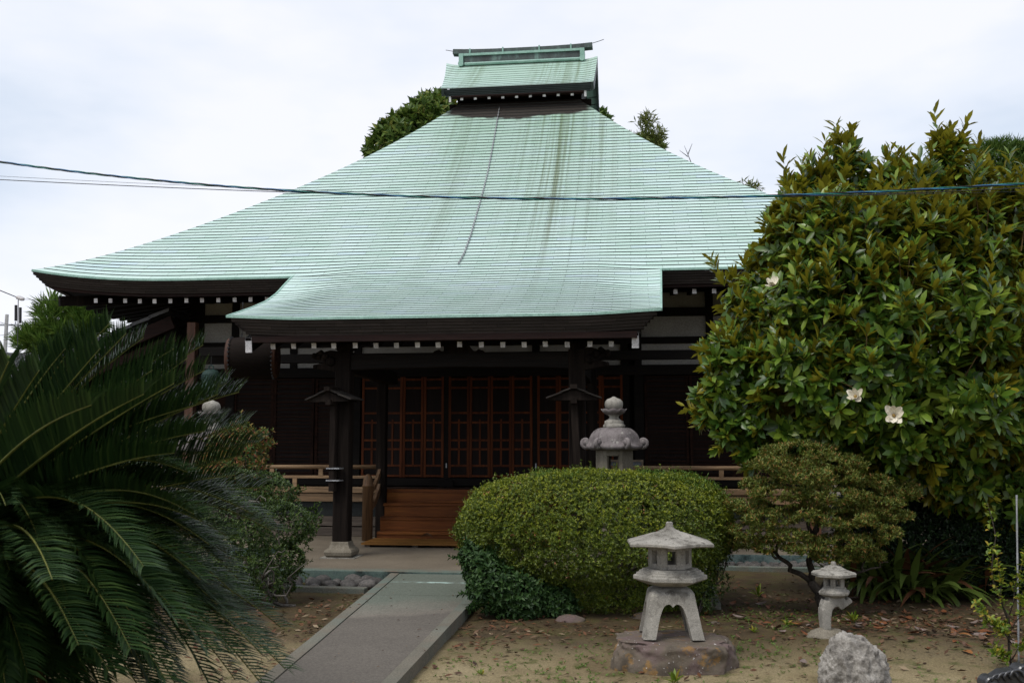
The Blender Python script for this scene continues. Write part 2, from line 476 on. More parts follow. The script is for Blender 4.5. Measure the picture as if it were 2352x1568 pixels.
def boulder_mat():
    s = Mat('boulder_stone'); v = s.coords()
    a = s.noise(v, 3.2, 8, .62)
    c = s.ramp(a, [(.3, (.05, .04, .032)), (.48, (.11, .09, .068)), (.62, (.12, .085, .08)), (.78, (.20, .165, .135))])
    b = s.noise(v, 7, 6, .65)
    c = s.mix(s.math('MULTIPLY', s.rng(b, .57, .64), .75), c, (.22, .125, .04))
    w = s.noise(v, 34, 4, .6)
    c = s.mix(s.rng(w, .66, .70), c, (.42, .40, .38))
    s.bump(s.math('ADD', a, s.math('MULTIPLY', w, .35)), .7, .03)
    return s.done(c, .9, .25)
MT['boulder'] = boulder_mat()
def lime_mat():
    s = Mat('limestone'); v = s.coords()
    a = s.noise(v, 9, 9, .66)
    c = s.ramp(a, [(.30, (.055, .05, .045)), (.44, (.20, .185, .165)), (.6, (.33, .31, .28)), (.8, (.43, .41, .37))])
    w = s.noise(v, 70, 5, .6)
    c = s.mix(1.0, c, s.ramp(w, [(.3, (.6, .6, .6)), (.6, (1.1, 1.1, 1.1))]), 'MULTIPLY')
    s.bump(s.math('ADD', a, s.math('MULTIPLY', w, .4)), .8, .03)
    return s.done(c, .95, .2)
MT['limestone'] = lime_mat()
MT['pebble'] = mottled('river_stone', [(.3, (.05, .048, .045)), (.6, (.11, .10, .092)), (.8, (.16, .14, .12))], 4, .75, .3, objvar=.35)

def concrete_mat(name, base, stain):
    s = Mat(name); tc = s.n('ShaderNodeTexCoord'); ob = tc.outputs['Object']
    x, y, z = s.sep(ob)[0:3]
    a = s.noise(ob, 1.1, 7, .6)
    c = s.ramp(a, [(.3, tuple(q * .78 for q in base)), (.55, base), (.78, tuple(q * 1.22 for q in base))])
    c = stain(s, ob, x, y, z, c)
    f = s.noise(ob, 55, 5, .75)
    c = s.mix(1.0, c, s.ramp(f, [(.32, (.62, .62, .62)), (.5, (1, 1, 1)), (.68, (1.34, 1.33, 1.31))]), 'MULTIPLY')
    s.bump(s.math('ADD', s.math('MULTIPLY', a, .6), f), .35, .004)
    return s.done(c, .95, .12)
def terrace_stain(s, ob, x, y, z, c):
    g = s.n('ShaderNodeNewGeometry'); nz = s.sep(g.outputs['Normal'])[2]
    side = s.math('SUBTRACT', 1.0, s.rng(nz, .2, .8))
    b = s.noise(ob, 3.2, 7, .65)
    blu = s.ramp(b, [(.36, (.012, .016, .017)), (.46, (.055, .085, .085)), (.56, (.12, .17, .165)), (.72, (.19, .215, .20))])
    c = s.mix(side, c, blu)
    near = s.math('SUBTRACT', 1.0, s.rng(y, 14.85, 15.15))
    return s.mix(s.math('MULTIPLY', near, s.rng(b, .3, .6)), c, (.105, .145, .125))
MT['terrace'] = concrete_mat('terrace_concrete', (.155, .130, .098), terrace_stain)
def path_stain(s, ob, x, y, z, c):
    b = s.noise(ob, 1.3, 6, .6)
    edge = s.math('ADD', y, s.math('ADD', s.math('MULTIPLY', b, 1.6), s.math('MULTIPLY', x, -.55)))
    grn = s.rng(edge, 13.6, 14.8)
    c = s.mix(s.math('MULTIPLY', grn, .8), c, (.105, .128, .105))
    wet = s.math('SUBTRACT', 1.0, s.rng(edge, 13.35, 13.6))
    c = s.mix(s.math('MULTIPLY', wet, .6), c, (.078, .070, .062))
    ln = s.math('SUBTRACT', 1.0, s.rng(s.math('ABSOLUTE', s.math('SUBTRACT', s.math('ADD', y, s.math('MULTIPLY', s.math('SUBTRACT', b, .5), .16)), 13.92)), .03, .09))
    c = s.mix(s.math('MULTIPLY', ln, s.math('MULTIPLY', s.rng(x, -3.5, -2.9), s.rng(s.noise(ob, 5, 4), .35, .55))), c, (.36, .48, .44))
    ck = s.math('SUBTRACT', 1.0, s.rng(s.math('ABSOLUTE', s.math('SUBTRACT', s.math('ADD', y, s.math('MULTIPLY', s.math('SUBTRACT', s.noise(ob, 2.5, 6), .5), .22)), 12.75)), .006, .018))
    c = s.mix(s.math('MULTIPLY', ck, .7), c, (.03, .027, .022))
    pt = s.math('MULTIPLY', s.rng(s.noise(ob, 1.9, 5, .6), .58, .68), s.math('MULTIPLY', s.rng(y, 12.4, 13.2), s.math('SUBTRACT', 1.0, s.rng(y, 13.5, 13.8))))
    return s.mix(s.math('MULTIPLY', pt, .75), c, (.22, .26, .235))
MT['path'] = concrete_mat('path_concrete', (.165, .148, .125), path_stain)
def kerb_stain(s, ob, x, y, z, c):
    b = s.noise(ob, 1.6, 6, .65)
    return s.mix(s.math('MULTIPLY', s.rng(b, .4, .6), s.rng(y, 9.0, 13.0, .15, .8)), c, (.12, .155, .135))
MT['kerb'] = concrete_mat('kerb_concrete', (.145, .13, .104), kerb_stain)

def soil_mat():
    s = Mat('garden_soil'); tc = s.n('ShaderNodeTexCoord'); ob = tc.outputs['Object']
    x, y, z = s.sep(ob)[0:3]
    a = s.noise(ob, .9, 8, .62)
    c = s.ramp(a, [(.3, (.125, .090, .048)), (.5, (.21, .168, .092)), (.72, (.295, .242, .145))])
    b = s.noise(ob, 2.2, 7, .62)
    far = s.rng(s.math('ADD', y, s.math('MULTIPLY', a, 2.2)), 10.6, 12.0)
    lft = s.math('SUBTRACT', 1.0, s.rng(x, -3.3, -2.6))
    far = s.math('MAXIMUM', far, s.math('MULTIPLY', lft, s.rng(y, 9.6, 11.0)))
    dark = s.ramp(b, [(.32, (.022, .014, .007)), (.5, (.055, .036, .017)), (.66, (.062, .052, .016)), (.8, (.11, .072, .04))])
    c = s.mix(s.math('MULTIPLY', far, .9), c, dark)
    mo = s.noise(ob, 3.4, 6, .65)
    c = s.mix(s.math('MULTIPLY', s.rng(mo, .54, .66), .75), c, (.058, .068, .015))
    f = s.noise(ob, 60, 5, .68)
    c = s.mix(1.0, c, s.ramp(f, [(.3, (.5, .5, .5)), (.55, (1, 1, 1)), (.75, (1.45, 1.4, 1.3))]), 'MULTIPLY')
    s.bump(s.math('ADD', s.math('MULTIPLY', f, .5), b), .6, .02)
    return s.done(c, .95, .2)
MT['soil'] = soil_mat()

# ------------------------------------------------------------------ the setting: ground, terrace, path, drain channels
def ground_h(x, y):
    n = mnoise.noise(Vector((x * .7, y * .7, 3))) * .028 + mnoise.noise(Vector((x * 2.9, y * 2.9, 7))) * .010 + mnoise.noise(Vector((x * 8, y * 8, 1))) * .005
    h = n
    h += .10 * math.exp(-((x - 2.6) ** 2 / 1.2 + (y - 10.9) ** 2 / .9))
    h -= .04 * math.exp(-((x - .3) ** 2 + (y - 8.6) ** 2) / 1.5)
    if -8.2 < x < -3.4 and 13.85 < y < 15: h = -.06
    if .2 < x < 8.2 and 16.95 < y < 18: h = -.06
    if y > 14.95 and x < .1: h = min(h, 0)
    if y > 17.9: h = min(h, 0)
    if -3.9 < x < -1.8 and y < 15.2: h = min(h, .045)
    return h
xs = np.concatenate([-np.geomspace(700, 15, 16), np.arange(-14, 10.01, .1), np.geomspace(11, 700, 16)])
ys = np.concatenate([-np.geomspace(300, 8, 8), np.arange(-6, 4, 1.0), np.arange(4, 18.5, .1), np.geomspace(19, 1500, 20)])
G = np.zeros((len(ys), len(xs), 3))
for i, y in enumerate(ys):
    for j, x in enumerate(xs):
        G[i, j] = (x, y, ground_h(x, y) if (-14 <= x <= 10 and 4 <= y <= 18.5) else 0)
idx = np.arange(len(ys) * len(xs)).reshape(len(ys), len(xs))
q = np.stack([idx[:-1, :-1], idx[:-1, 1:], idx[1:, 1:], idx[1:, :-1]], -1).reshape(-1, 4)
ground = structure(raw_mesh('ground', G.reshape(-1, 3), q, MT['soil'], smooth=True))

b = MB()
b.bx(-17, 9.5, 17.8, 42, -.3, .15)
b.bx(-6.3, .25, 14.8, 17.8 - .002, -.3, .15)
terrace = structure(b.build('terrace', MT['terrace'], bevel=.012))
# path: slab with a raised strip along each side
PL = [(-2.90, 5.0), (-3.09, 7.98), (-3.667, 14.796)]
PR = [(-1.90, 5.0), (-1.95, 8.12), (-2.06, 14.796)]
def strip(nm, e0, e1, z0, z1, mat, n=30):
    vs = []
    m_ = MB()
    def ev(E, t): return np.array([np.interp(t, np.linspace(0, 1, len(E)), [p[k] for p in E]) for k in (0, 1)])
    P = np.zeros((n, 4, 3))
    for i in range(n):
        t = i / (n - 1); a, c = ev(e0, t), ev(e1, t)
        wb = .004 * mnoise.noise(Vector((t * 9, e0[0][0], 0)))
        P[i] = [(a[0] + wb, a[1], z0), (a[0] + wb, a[1], z1), (c[0] + wb, c[1], z1), (c[0] + wb, c[1], z0)]
    m_.grid(P)
    m_.add(P[0], [(0, 1, 2, 3)]); m_.add(P[-1], [(3, 2, 1, 0)])
    return m_.build(nm, mat, fixn=True)
def off(E, dx): return [(p[0] + dx, p[1]) for p in E]
path = structure(strip('path', off(PL, .135), off(PR, -.135), -.1, .118, MT['path'], 60))
structure(strip('path_kerb', PL, off(PL, .125), -.1, .126, MT['kerb'], 60))
structure(strip('path_kerb', off(PR, -.125), PR, -.1, .128, MT['kerb'], 60))
def kerb(loc0, loc1, w, z1, nm='channel_kerb'):
    m_ = MB(); m_.bar((loc0[0], loc0[1], z1 - .12), (loc1[0], loc1[1], z1 - .12), w, .24)
    return structure(m_.build(nm, MT['kerb'], bevel=.012))
kerb((-8.0, 13.84), (-3.72, 13.62), .16, .075)
kerb((.55, 16.86), (8.0, 16.70), .12, .06)
kerb((.95, 12.9), (1.02, 16.78), .14, .07)
# channel stones, each an object of its own
chan_l = structure(MB().bx(-8.0, -3.72, 13.94, 14.79, -.12, -.035).build('drain_channel', MT['soil']))
chan_r = structure(MB().bx(.3, 8.0, 16.95, 17.79, -.12, -.035).build('drain_channel', MT['soil']))
def blob(seed, sx, sy, sz, sub=2, amp=.18, f=1.6):
    bm = bmesh.new(); bmesh.ops.create_icosphere(bm, subdivisions=sub, radius=1)
    for v in bm.verts:
        k = 1 + amp * mnoise.noise(v.co * f + Vector((seed * 7.3, 0, 0)))
        v.co = Vector((v.co.x * k * sx, v.co.y * k * sy, v.co.z * k * sz))
    for f_ in bm.faces: f_.smooth = True
    return bm
def bm_mesh(bm, name, mat):
    me = bpy.data.meshes.new(name); bm.to_mesh(me); bm.free(); me.materials.append(mat); return me
stone_meshes = [bm_mesh(blob(i, 1, .8, .62), 'stone', MT['pebble']) for i in range(5)]
def scatter_stones(chan, x0, x1, y0, y1, n, r0, r1, seed):
    rg = random.Random(seed); placed = []
    for k in range(n * 6):
        if len(placed) >= n: break
        r = rg.uniform(r0, r1); x, y = rg.uniform(x0, x1), rg.uniform(y0 + r * .7, y1 - r * .7)
        lay = 0
        if any((x - a) ** 2 + (y - c) ** 2 < ((r + s_) * .72) ** 2 for a, c, s_ in placed): continue
        placed.append((x, y, r))
        o = link('stone', rg.choice(stone_meshes), chan, (x, y, -.035 + r * .42))
        o.scale = (r, r * rg.uniform(.85, 1.1), r * rg.uniform(.8, 1.1)); o.rotation_euler = (rg.uniform(-.25, .25), rg.uniform(-.25, .25), rg.uniform(0, 6.3))
scatter_stones(chan_l, -6.4, -3.8, 13.96, 14.78, 62, .075, .15, 3)
scatter_stones(chan_r, 1.1, 4.6, 16.97, 17.78, 110, .06, .12, 5)

# ------------------------------------------------------------------ the temple hall
XC = -3.12
temple = thing('temple_hall', 'wooden temple hall under a sweeping green copper roof with a small gabled roof on top', 'temple', (XC, 24, .15))
bpy.context.view_layer.update()
TINV = Matrix.Translation((XC, 24, .15)).inverted()
def T(o):
    """hang a part on the hall while its mesh stays in site coordinates"""
    o.parent = temple; o.matrix_parent_inverse = TINV; return o
def tb(m_, name, mats, **k):
    return T(m_.build(name, mats, **k))

Y0, YK = 19.0, 15.5
def sm(t):
    t = min(1, max(0, t)); return t * t * (3 - 2 * t)
def zM(d): return 5.36 + .66 * d + .00248 * d ** 3
def lift(dx, d): return .26 * max(0, (dx - 5.7) / 3.56) ** 2.5 * max(0, 1 - max(0, d) / 3) ** 1.5
def zK(Y):
    t = (Y - 15.5) / 4.5
    h00, h10, h01, h11 = 2*t**3-3*t**2+1, t**3-2*t**2+t, -2*t**3+3*t**2, t**3-t**2
    return 4.07 * h00 + 4.5 * .33 * h10 + zM(1.0) * h01 + 4.5 * .667 * h11
ZV = [(15.5, 4.10), (15.97, 4.215), (16.65, 4.395), (17.4, 4.615), (17.96, 4.845), (18.39, 5.08), (19.0, 5.385), (19.4, 5.63)]
def zV(Y): return float(np.interp(Y, [p[0] for p in ZV], [p[1] for p in ZV]))
def roof_z(x, Y):
    dx = abs(x - XC); d = Y - Y0
    w = sm((3.52 - dx) / 1.4)
    if Y < Y0: return zV(Y) + w * (zK(Y) - zV(Y)) + .03 * max(0, (dx - 2.2) / 1.4) ** 2
    z = zM(d) + lift(dx, d)
    if Y < 20.0: z += w * (zK(Y) - z)
    return z
def khalf(Y): return 3.52 + .10 * (Y - 15.5) / 3.5
# courses, evenly spaced along the slope at the centre line
yy = np.linspace(YK, 26.62, 900); zz = np.array([roof_z(XC, y) for y in yy])
sl = np.concatenate([[0], np.cumsum(np.hypot(np.diff(yy), np.diff(zz)))])
s0_ = float(np.interp(Y0, yy, sl))
k0 = int(round(s0_ / .169)); NROW = k0 + int(round((sl[-1] - s0_) / .169))
ROWY = np.interp(np.concatenate([np.linspace(0, s0_, k0 + 1)[:-1], np.linspace(s0_, sl[-1], NROW - k0 + 1)]), sl, yy); ROWY[k0] = Y0
def row_half(Y): return khalf(Y) if Y < Y0 - 1e-6 else 9.26 - (Y - Y0)
LIP, GAP = .0125, .004
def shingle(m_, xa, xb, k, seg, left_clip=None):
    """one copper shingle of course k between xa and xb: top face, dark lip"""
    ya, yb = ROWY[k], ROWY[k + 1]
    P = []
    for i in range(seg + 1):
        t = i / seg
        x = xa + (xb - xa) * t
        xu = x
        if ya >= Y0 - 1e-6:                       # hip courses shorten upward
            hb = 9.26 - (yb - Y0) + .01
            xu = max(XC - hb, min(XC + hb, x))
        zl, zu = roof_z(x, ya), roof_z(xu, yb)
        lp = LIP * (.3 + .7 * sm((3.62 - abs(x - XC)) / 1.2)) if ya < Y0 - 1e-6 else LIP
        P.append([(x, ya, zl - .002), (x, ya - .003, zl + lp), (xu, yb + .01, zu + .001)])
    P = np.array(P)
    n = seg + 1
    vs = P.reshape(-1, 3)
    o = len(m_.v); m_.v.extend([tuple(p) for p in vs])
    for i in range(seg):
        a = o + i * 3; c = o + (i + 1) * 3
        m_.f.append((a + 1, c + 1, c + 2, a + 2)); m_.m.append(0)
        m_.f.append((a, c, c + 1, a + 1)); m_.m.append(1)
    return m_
roof_deck = MB()
P = np.array([[(x, Y, roof_z(x, Y) - .03) for x in XC + np.linspace(-1, 1, 61) * (row_half(Y) - .01)] for Y in ROWY[k0:]])
roof_deck.grid(P)
P = np.array([[(x, Y, roof_z(x, Y) - .03) for x in XC + np.linspace(-1, 1, 61) * (khalf(Y) - .01)] for Y in ROWY[:k0 + 1]])
roof_deck.grid(P)
# back slope
PB = np.array([[(x, 38.0 - d, zM(d) + lift(abs(x - XC), d)) for x in XC + np.linspace(-1, 1, 31) * (9.26 - d)] for d in np.linspace(0, 7.6, 20)])
roof_deck.grid(PB, 1, flip=True)
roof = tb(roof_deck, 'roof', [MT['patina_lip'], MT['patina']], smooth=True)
rest = MB(); pieces = 0
TL = .61
for k in range(NROW):
    Y = ROWY[k]; h = row_half(Y)
    offs = (k % 2) * TL / 2
    e = [XC - h]
    x = XC - math.ceil(h / TL) * TL - offs
    while x < XC + h:
        if x > XC - h + .12 and x < XC + h - .12: e.append(x)
        x += TL
    e.append(XC + h)
    for i in range(len(e) - 1):
        xa, xb = e[i] + GAP / 2, e[i + 1] - GAP / 2
        dxm = max(abs(xa - XC), abs(xb - XC))
        seg = 5 if (Y < 20.5 and 1.6 < dxm < 4.3) else 2
        if pieces < 300:
            m_ = MB(); shingle(m_, xa, xb, k, seg); pieces += 1
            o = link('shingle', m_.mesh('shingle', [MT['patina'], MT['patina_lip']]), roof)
        else:
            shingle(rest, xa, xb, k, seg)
# the two side slopes, same courses without joints picked out
for sg in (-1, 1):
    for k in range(k0, NROW):
        ya, yb = ROWY[k], ROWY[k + 1]; da, db = ya - Y0, yb - Y0
        ys_ = np.linspace(0, 1, 13); o = len(rest.v)
        for t in ys_:
            Ya = Y0 + da + t * (19 - 2 * da); Yb = Y0 + db + t * (19 - 2 * db)
            la, lb = lift(abs(Ya - 28.5) * .975, da), lift(abs(Yb - 28.5) * .975, db)
            xa, xb = XC + sg * (9.26 - da), XC + sg * (9.26 - db)
            rest.v += [(xa, Ya, zM(da) + la), (xa, Ya, zM(da) + la + LIP), (xb, Yb, zM(db) + lb + .001)]
        for i in range(12):
            a, c = o + i * 3, o + i * 3 + 3
            rest.f.append((a + 1, c + 1, c + 2, a + 2)); rest.m.append(0)
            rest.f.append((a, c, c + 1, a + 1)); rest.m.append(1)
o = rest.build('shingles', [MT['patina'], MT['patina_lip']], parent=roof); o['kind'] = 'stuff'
# green rolled edge along the eaves and the porch verges
m_ = MB()
def edge_run(pts, dz=.045, dy=.03):
    for a, c in zip(pts[:-1], pts[1:]):
        m_.bar(np.array(a) - (0, 0, dz / 2 - .012), np.array(c) - (0, 0, dz / 2 - .012), dy, dz)
edge_run([(x, YK - .012, roof_z(x, YK)) for x in XC + np.linspace(-1, 1, 29) * khalf(YK)])
for sg in (-1, 1):
    edge_run([(XC + sg * x, Y0 - .012, roof_z(XC + sg * x, Y0)) for x in np.linspace(3.62, 9.27, 24)])
    edge_run([(XC + sg * (khalf(Y) + .006), Y, roof_z(XC + sg * khalf(Y), Y)) for Y in np.linspace(YK, Y0, 20)])
    edge_run([(XC + sg * 9.27, Y, zM(0) + lift(abs(Y - 28.5) * .975, 0)) for Y in np.linspace(19, 38, 30)])
m_.build('eave_edge', MT['patina_edge'], parent=roof)

# stepped copper-clad fascia below the eaves, piece by piece
fascia = tb(MB().bx(XC - 3.2, XC + 3.2, YK + .24, YK + .30, 3.78, 3.98), 'eave_fascia', MT['copper_brown'])
def fascia_run(fn, x0, x1, rows, h, step, length, sgx=None):
    """fn(x) -> (Y, ztop); boards step back as they go down"""
    for r_ in range(rows):
        inset = r_ * .05
        xa, xb = x0 + (inset if sgx in (None, -1) else 0), x1 - (inset if sgx in (None, 1) else 0)
        n = max(1, int(round((xb - xa) / length)))
        ed = np.linspace(xa, xb, n + 1) + np.concatenate([[0], (r_ % 2 - .5) * length * .5 * np.ones(max(0, n - 1)), [0]])
        for a, c in zip(ed[:-1], ed[1:]):
            q = MB(); vs = []
            for x in (a + .002, (a + c) / 2, c - .002):
                Y, zt = fn(x)
                z1 = zt - .02 - r_ * h; z0 = z1 - h - .004
                yf = Y + .02 + r_ * step
                vs += [(x, yf, z1), (x, yf + .012, z0), (x, yf + .16, z0), (x, yf + .16, z1)]
            q.v = vs
            for i in (0, 4):
                for t in range(4):
                    q.f.append((i + t, i + (t + 1) % 4, i + 4 + (t + 1) % 4, i + 4 + t)); q.m.append(0)
            q.f += [(3, 2, 1, 0), (8, 9, 10, 11)]; q.m += [0, 0]
            link('fascia_board', q.mesh('fascia_board', MT['copper_brown']), fascia)
fascia_run(lambda x: (YK, roof_z(x, YK) - .02), XC - khalf(YK) + .06, XC + khalf(YK) - .06, 5, .046, .034, .72)
fascia_run(lambda x: (Y0, roof_z(x, Y0) - .02), XC - 9.2, XC - 3.6, 5, .044, .04, .75, -1)
fascia_run(lambda x: (Y0, roof_z(x, Y0) - .02), XC + 3.62, XC + 9.2, 5, .044, .04, .75, 1)
m_ = MB()                                                # left and right side eave fascias as long boards
for sg in (-1, 1):
    m_ = MB()
    for r_ in range(5):
        pts = [(XC + sg * (9.22 - r_ * .04), Y, zM(0) + lift(abs(Y - 28.5) * .975, 0) - .06 - r_ * .044) for Y in np.linspace(19.03 + r_ * .045, 38, 24)]
        for a, c in zip(pts[:-1], pts[1:]): m_.bar(a, c, .1, .047)
    m_.build('side_fascia', MT['copper_brown'], parent=fascia)

# porch verge thickness (dark underside below the rolled sides)
m_ = MB()
for sg in (-1, 1):
    P = []
    for Y in np.linspace(YK + .03, Y0 + .1, 16):
        x = XC + sg * (khalf(Y) - .03); z = roof_z(XC + sg * khalf(Y), min(Y, Y0))
        P.append([(x, Y, z - .03), (x - sg * .22, Y, z - .25)])
    m_.grid(np.array(P))
m_.build('verge_underside', MT['copper_brown'], parent=fascia)

# boards and rafters under the eaves
m_ = MB()
m_.bx(XC - 3.15, XC + 3.15, YK + .16, YK + .30, 3.70, 3.80)
tb(m_, 'eave_board', MT['wood_red'])
def left_lift(x): return lift(abs(x - XC), 0)
for sg in (-1, 1):
    m_ = MB()
    xs_ = XC + sg * np.linspace(3.55, 8.95, 14)
    for a, c in zip(xs_[:-1], xs_[1:]):
        m_.bar((a, Y0 + .30, 5.085 + left_lift(a)), (c, Y0 + .30, 5.085 + left_lift(c)), .12, .085)
    tb(m_, 'eave_board', MT['wood_red'])
m_ = MB()
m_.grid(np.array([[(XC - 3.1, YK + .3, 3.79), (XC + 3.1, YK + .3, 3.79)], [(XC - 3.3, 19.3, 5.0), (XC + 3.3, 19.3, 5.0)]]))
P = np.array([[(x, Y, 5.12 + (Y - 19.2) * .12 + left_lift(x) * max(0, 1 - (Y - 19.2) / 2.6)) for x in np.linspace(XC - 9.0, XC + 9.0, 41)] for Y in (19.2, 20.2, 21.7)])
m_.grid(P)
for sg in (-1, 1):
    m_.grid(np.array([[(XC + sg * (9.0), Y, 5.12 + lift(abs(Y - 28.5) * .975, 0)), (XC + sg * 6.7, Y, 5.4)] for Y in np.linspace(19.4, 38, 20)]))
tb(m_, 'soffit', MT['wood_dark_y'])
RW, RH = .078, .088
RJ = random.Random(5)
def rafter(x, yf, yb, zf, slope):
    x += RJ.uniform(-.008, .008); zf += RJ.uniform(-.006, .006)
    m = MB(); m.bar((x, yf, zf), (x, yb, zf + slope * (yb - yf)), RW, RH)
    o = tb(m, 'rafter', MT['wood_dark_y'])
    c = MB(); c.bar((x, yf - .008, zf - .008 * slope), (x, yf + .001, zf), RW + .002, RH + .002)
    c.build('rafter_cap', MT['white_cap'], parent=o)
for i in range(17):
    t = i / 16
    rafter(-6.01 + t * (5.63), YK + .44, 18.9, 3.655 - .03 * t + .012 * math.sin(t * 3.1) , .36)
for x in [-11.19, -10.86, -10.54, -10.22, -9.89] + list(np.arange(-9.54, -7.3, .345)):
    rafter(x, 19.4, 21.6, 4.968 + left_lift(x) * .35 + .012, .13)
for x in np.arange(.41, 5.2, .372): rafter(x, 19.4, 21.6, 4.975 + left_lift(x) * .35, .13)
for y in np.arange(20.0, 26, .36):                        # rafters of the left side eave, seen from the end
    m = MB(); m.bar((-11.95, y, 4.93 + .2 * max(0, 1 - (y - 19) / 2.0)), (-9.8, y, 5.22), .09, .085, up=(0, 0, 1)); tb(m, 'rafter', MT['wood_dark'])
m_ = MB(); m_.bar((-12.02, 19.42, 5.02), (-9.7, 21.7, 5.35), .14, .2); tb(m_, 'corner_rafter', MT['wood_post'])
m_ = MB()
for x, sg in ((-6.36, -1), (.0, 1)):
    m = MB(); m.bar((x, YK + .26, 3.67), (x + sg * .02, 18.8, 4.85), .10, .24); o = tb(m, 'verge_rafter', MT['wood_dark_y'])
    c = MB(); c.bar((x, YK + .245, 3.665), (x, YK + .259, 3.667), .11, .25); c.build('rafter_cap', MT['white_cap'], parent=o)

# ---- upper gabled roof
UX0, UX1 = -5.235, -1.035
UYE, UYR = 26.02, 28.8
NU = 12
def uz(t): return 11.70 + (13.45 - 11.70) * (t ** 1.12)           # t 0 eave .. 1 ridge
def uflare(s_, t): return .07 * max(0, (abs(s_) - .78) / .22) ** 2 * (0.25 + t)
def uxe(t): return -5.235 - .36 * t ** 1.3, -1.035 + .02 * t
up = tb(MB().bx(-4.85, -1.45, 26.9, 30.7, 10.9, 12.0), 'upper_roof', MT['wood_dark'])
urow = MB()
for side in (0, 1):
    for k in range(NU):
        ta, tb_ = k / NU, (k + 1) / NU
        for half in range(1):
            o = len(urow.v); N_ = 24
            for i in range(N_ + 1):
                s_ = -1 + 2 * i / N_
                for (t, dz) in ((ta, -.008), (ta, .012), (tb_, .001)):
                    xa, xb = uxe(t); x = xa + (xb - xa) * (s_ + 1) / 2
                    y = UYE + (UYR - UYE) * t
                    if side: y = 2 * UYR - y
                    urow.v.append((x, y, uz(t) + dz + uflare(s_, t)))
            for i in range(N_):
                a, c = o + i * 3, o + i * 3 + 3
                urow.f.append((a + 1, c + 1, c + 2, a + 2)); urow.m.append(0)
                urow.f.append((a, c, c + 1, a + 1)); urow.m.append(1)
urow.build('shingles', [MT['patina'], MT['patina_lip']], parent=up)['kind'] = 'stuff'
m_ = MB()
for r_ in range(4):
    m_.bx(-5.2 + r_ * .03, -1.06 - r_ * .02, UYE + .03 + r_ * .03, UYE + .2, 11.69 - (r_ + 1) * .038, 11.69 - r_ * .038 + .002)
m_.build('upper_fascia', MT['copper_upper'], parent=up)
m_ = MB()
m_.bx(-4.95, -1.3, UYE + .12, UYE + .3, 11.50, 11.54)
P = np.array([[(-5.0, y, 11.53 + (y - UYE) * .5), (-1.3, y, 11.53 + (y - UYE) * .5)] for y in (UYE + .1, UYE + .9)])
m_.grid(P); m_.build('upper_soffit', MT['wood_red'], parent=up)
for x in np.linspace(-4.66, -1.62, 9):
    m = MB(); m.bar((x, UYE + .2, 11.475), (x, 27.0, 11.8), .075, .08); m.build('rafter', MT['wood_dark_y'], parent=up)
    c = MB(); c.bar((x, UYE + .192, 11.475), (x, UYE + .201, 11.475), .078, .085); c.build('rafter_cap', MT['white_cap'], parent=up)
for x in (-4.98, -1.26):
    c = MB(); c.bar((x, UYE + .15, 11.46), (x, UYE + .165, 11.46), .06, .17); c.build('rafter_cap', MT['white_cap'], parent=up)
# gable barge boards, front and back on both ends
m_ = MB()
for xe in (-5.16, -1.06):
    for sgn in (1, -1):
        pts = [(xe + (-.3 * t if xe < -3 else 0), UYR - sgn * (UYR - UYE - .02) * (1 - t), uz(t) - .10) for t in np.linspace(0, 1, 8)]
        m_ = MB()
        for a, c in zip(pts[:-1], pts[1:]): m_.bar(a, c, .07, .2)
        m_.build('barge_board', MT['copper_upper'], parent=up)

m_ = MB()
for xg in (-4.85, -1.42):
    m_.prism([(26.8, 11.0), (30.8, 11.0), (30.8, 11.9), (28.8, 13.25), (26.8, 11.9)], xg - .03, xg + .03, 'x')
m_.build('gable_wall', MT['wood_dark'], parent=up)
m_ = MB()
for zc in (11.42, 11.9):
    m_.bx(-1.6, -1.12, 26.72, 26.86, zc - .08, zc + .08)
    m_.bx(-5.1, -4.75, 26.72, 26.86, zc - .08, zc + .08)
m_.build('purlin', MT['wood_post'], parent=up)
# ridge
m_ = MB()
m_.bx(-5.05, -1.5, UYR - .17, UYR + .17, 13.38, 13.66, 1)
m_.bx(-5.05, -1.5, UYR - .21, UYR + .21, 13.66, 13.73, 0)
for t in range(13):
    xa, xb = -5.38 + t * (4.22 / 13), -5.38 + (t + 1) * (4.22 / 13)
    zf = lambda x: 13.80 + .05 * abs((x + 3.27) / 2.1) ** 3
    m_.bar((xa, UYR, zf(xa)), (xb, UYR, zf(xb)), .26, .14, m=1)
m_.tube([(-5.0, UYR - .2, 13.40), (-1.5, UYR - .2, 13.40)], .05, 8, 0)
m_.build('ridge', [MT['patina_edge'], MT['patina_dark']], parent=up)
for x in (-5.11, -1.46):
    m_ = MB(); m_.bx(x - .065, x + .065, UYR - .25, UYR + .25, 13.42, 13.72)
    m_.tube([(x, UYR - .28, 13.40), (x, UYR + .28, 13.40)], .085, 10); m_.build('ridge_end', MT['patina_edge'], parent=up)
for x in (-4.85, -3.85, -2.75, -1.8):
    MB().bx(x - .02, x + .02, UYR - .17, UYR + .17, 13.70, 13.895).build('ridge_strap', MT['patina_edge'], parent=up)
m_ = MB()
m_.tube([(-5.62, UYR, 13.95), (-5.35, UYR, 13.89), (-4.2, UYR, 13.905), (-3.2, UYR, 13.90), (-2.2, UYR, 13.91), (-1.2, UYR, 13.93), (-.98, UYR, 13.99), (-.82, UYR, 14.04)], .010, 5)
m_.build('lightning_wire', MT['black'], parent=up)
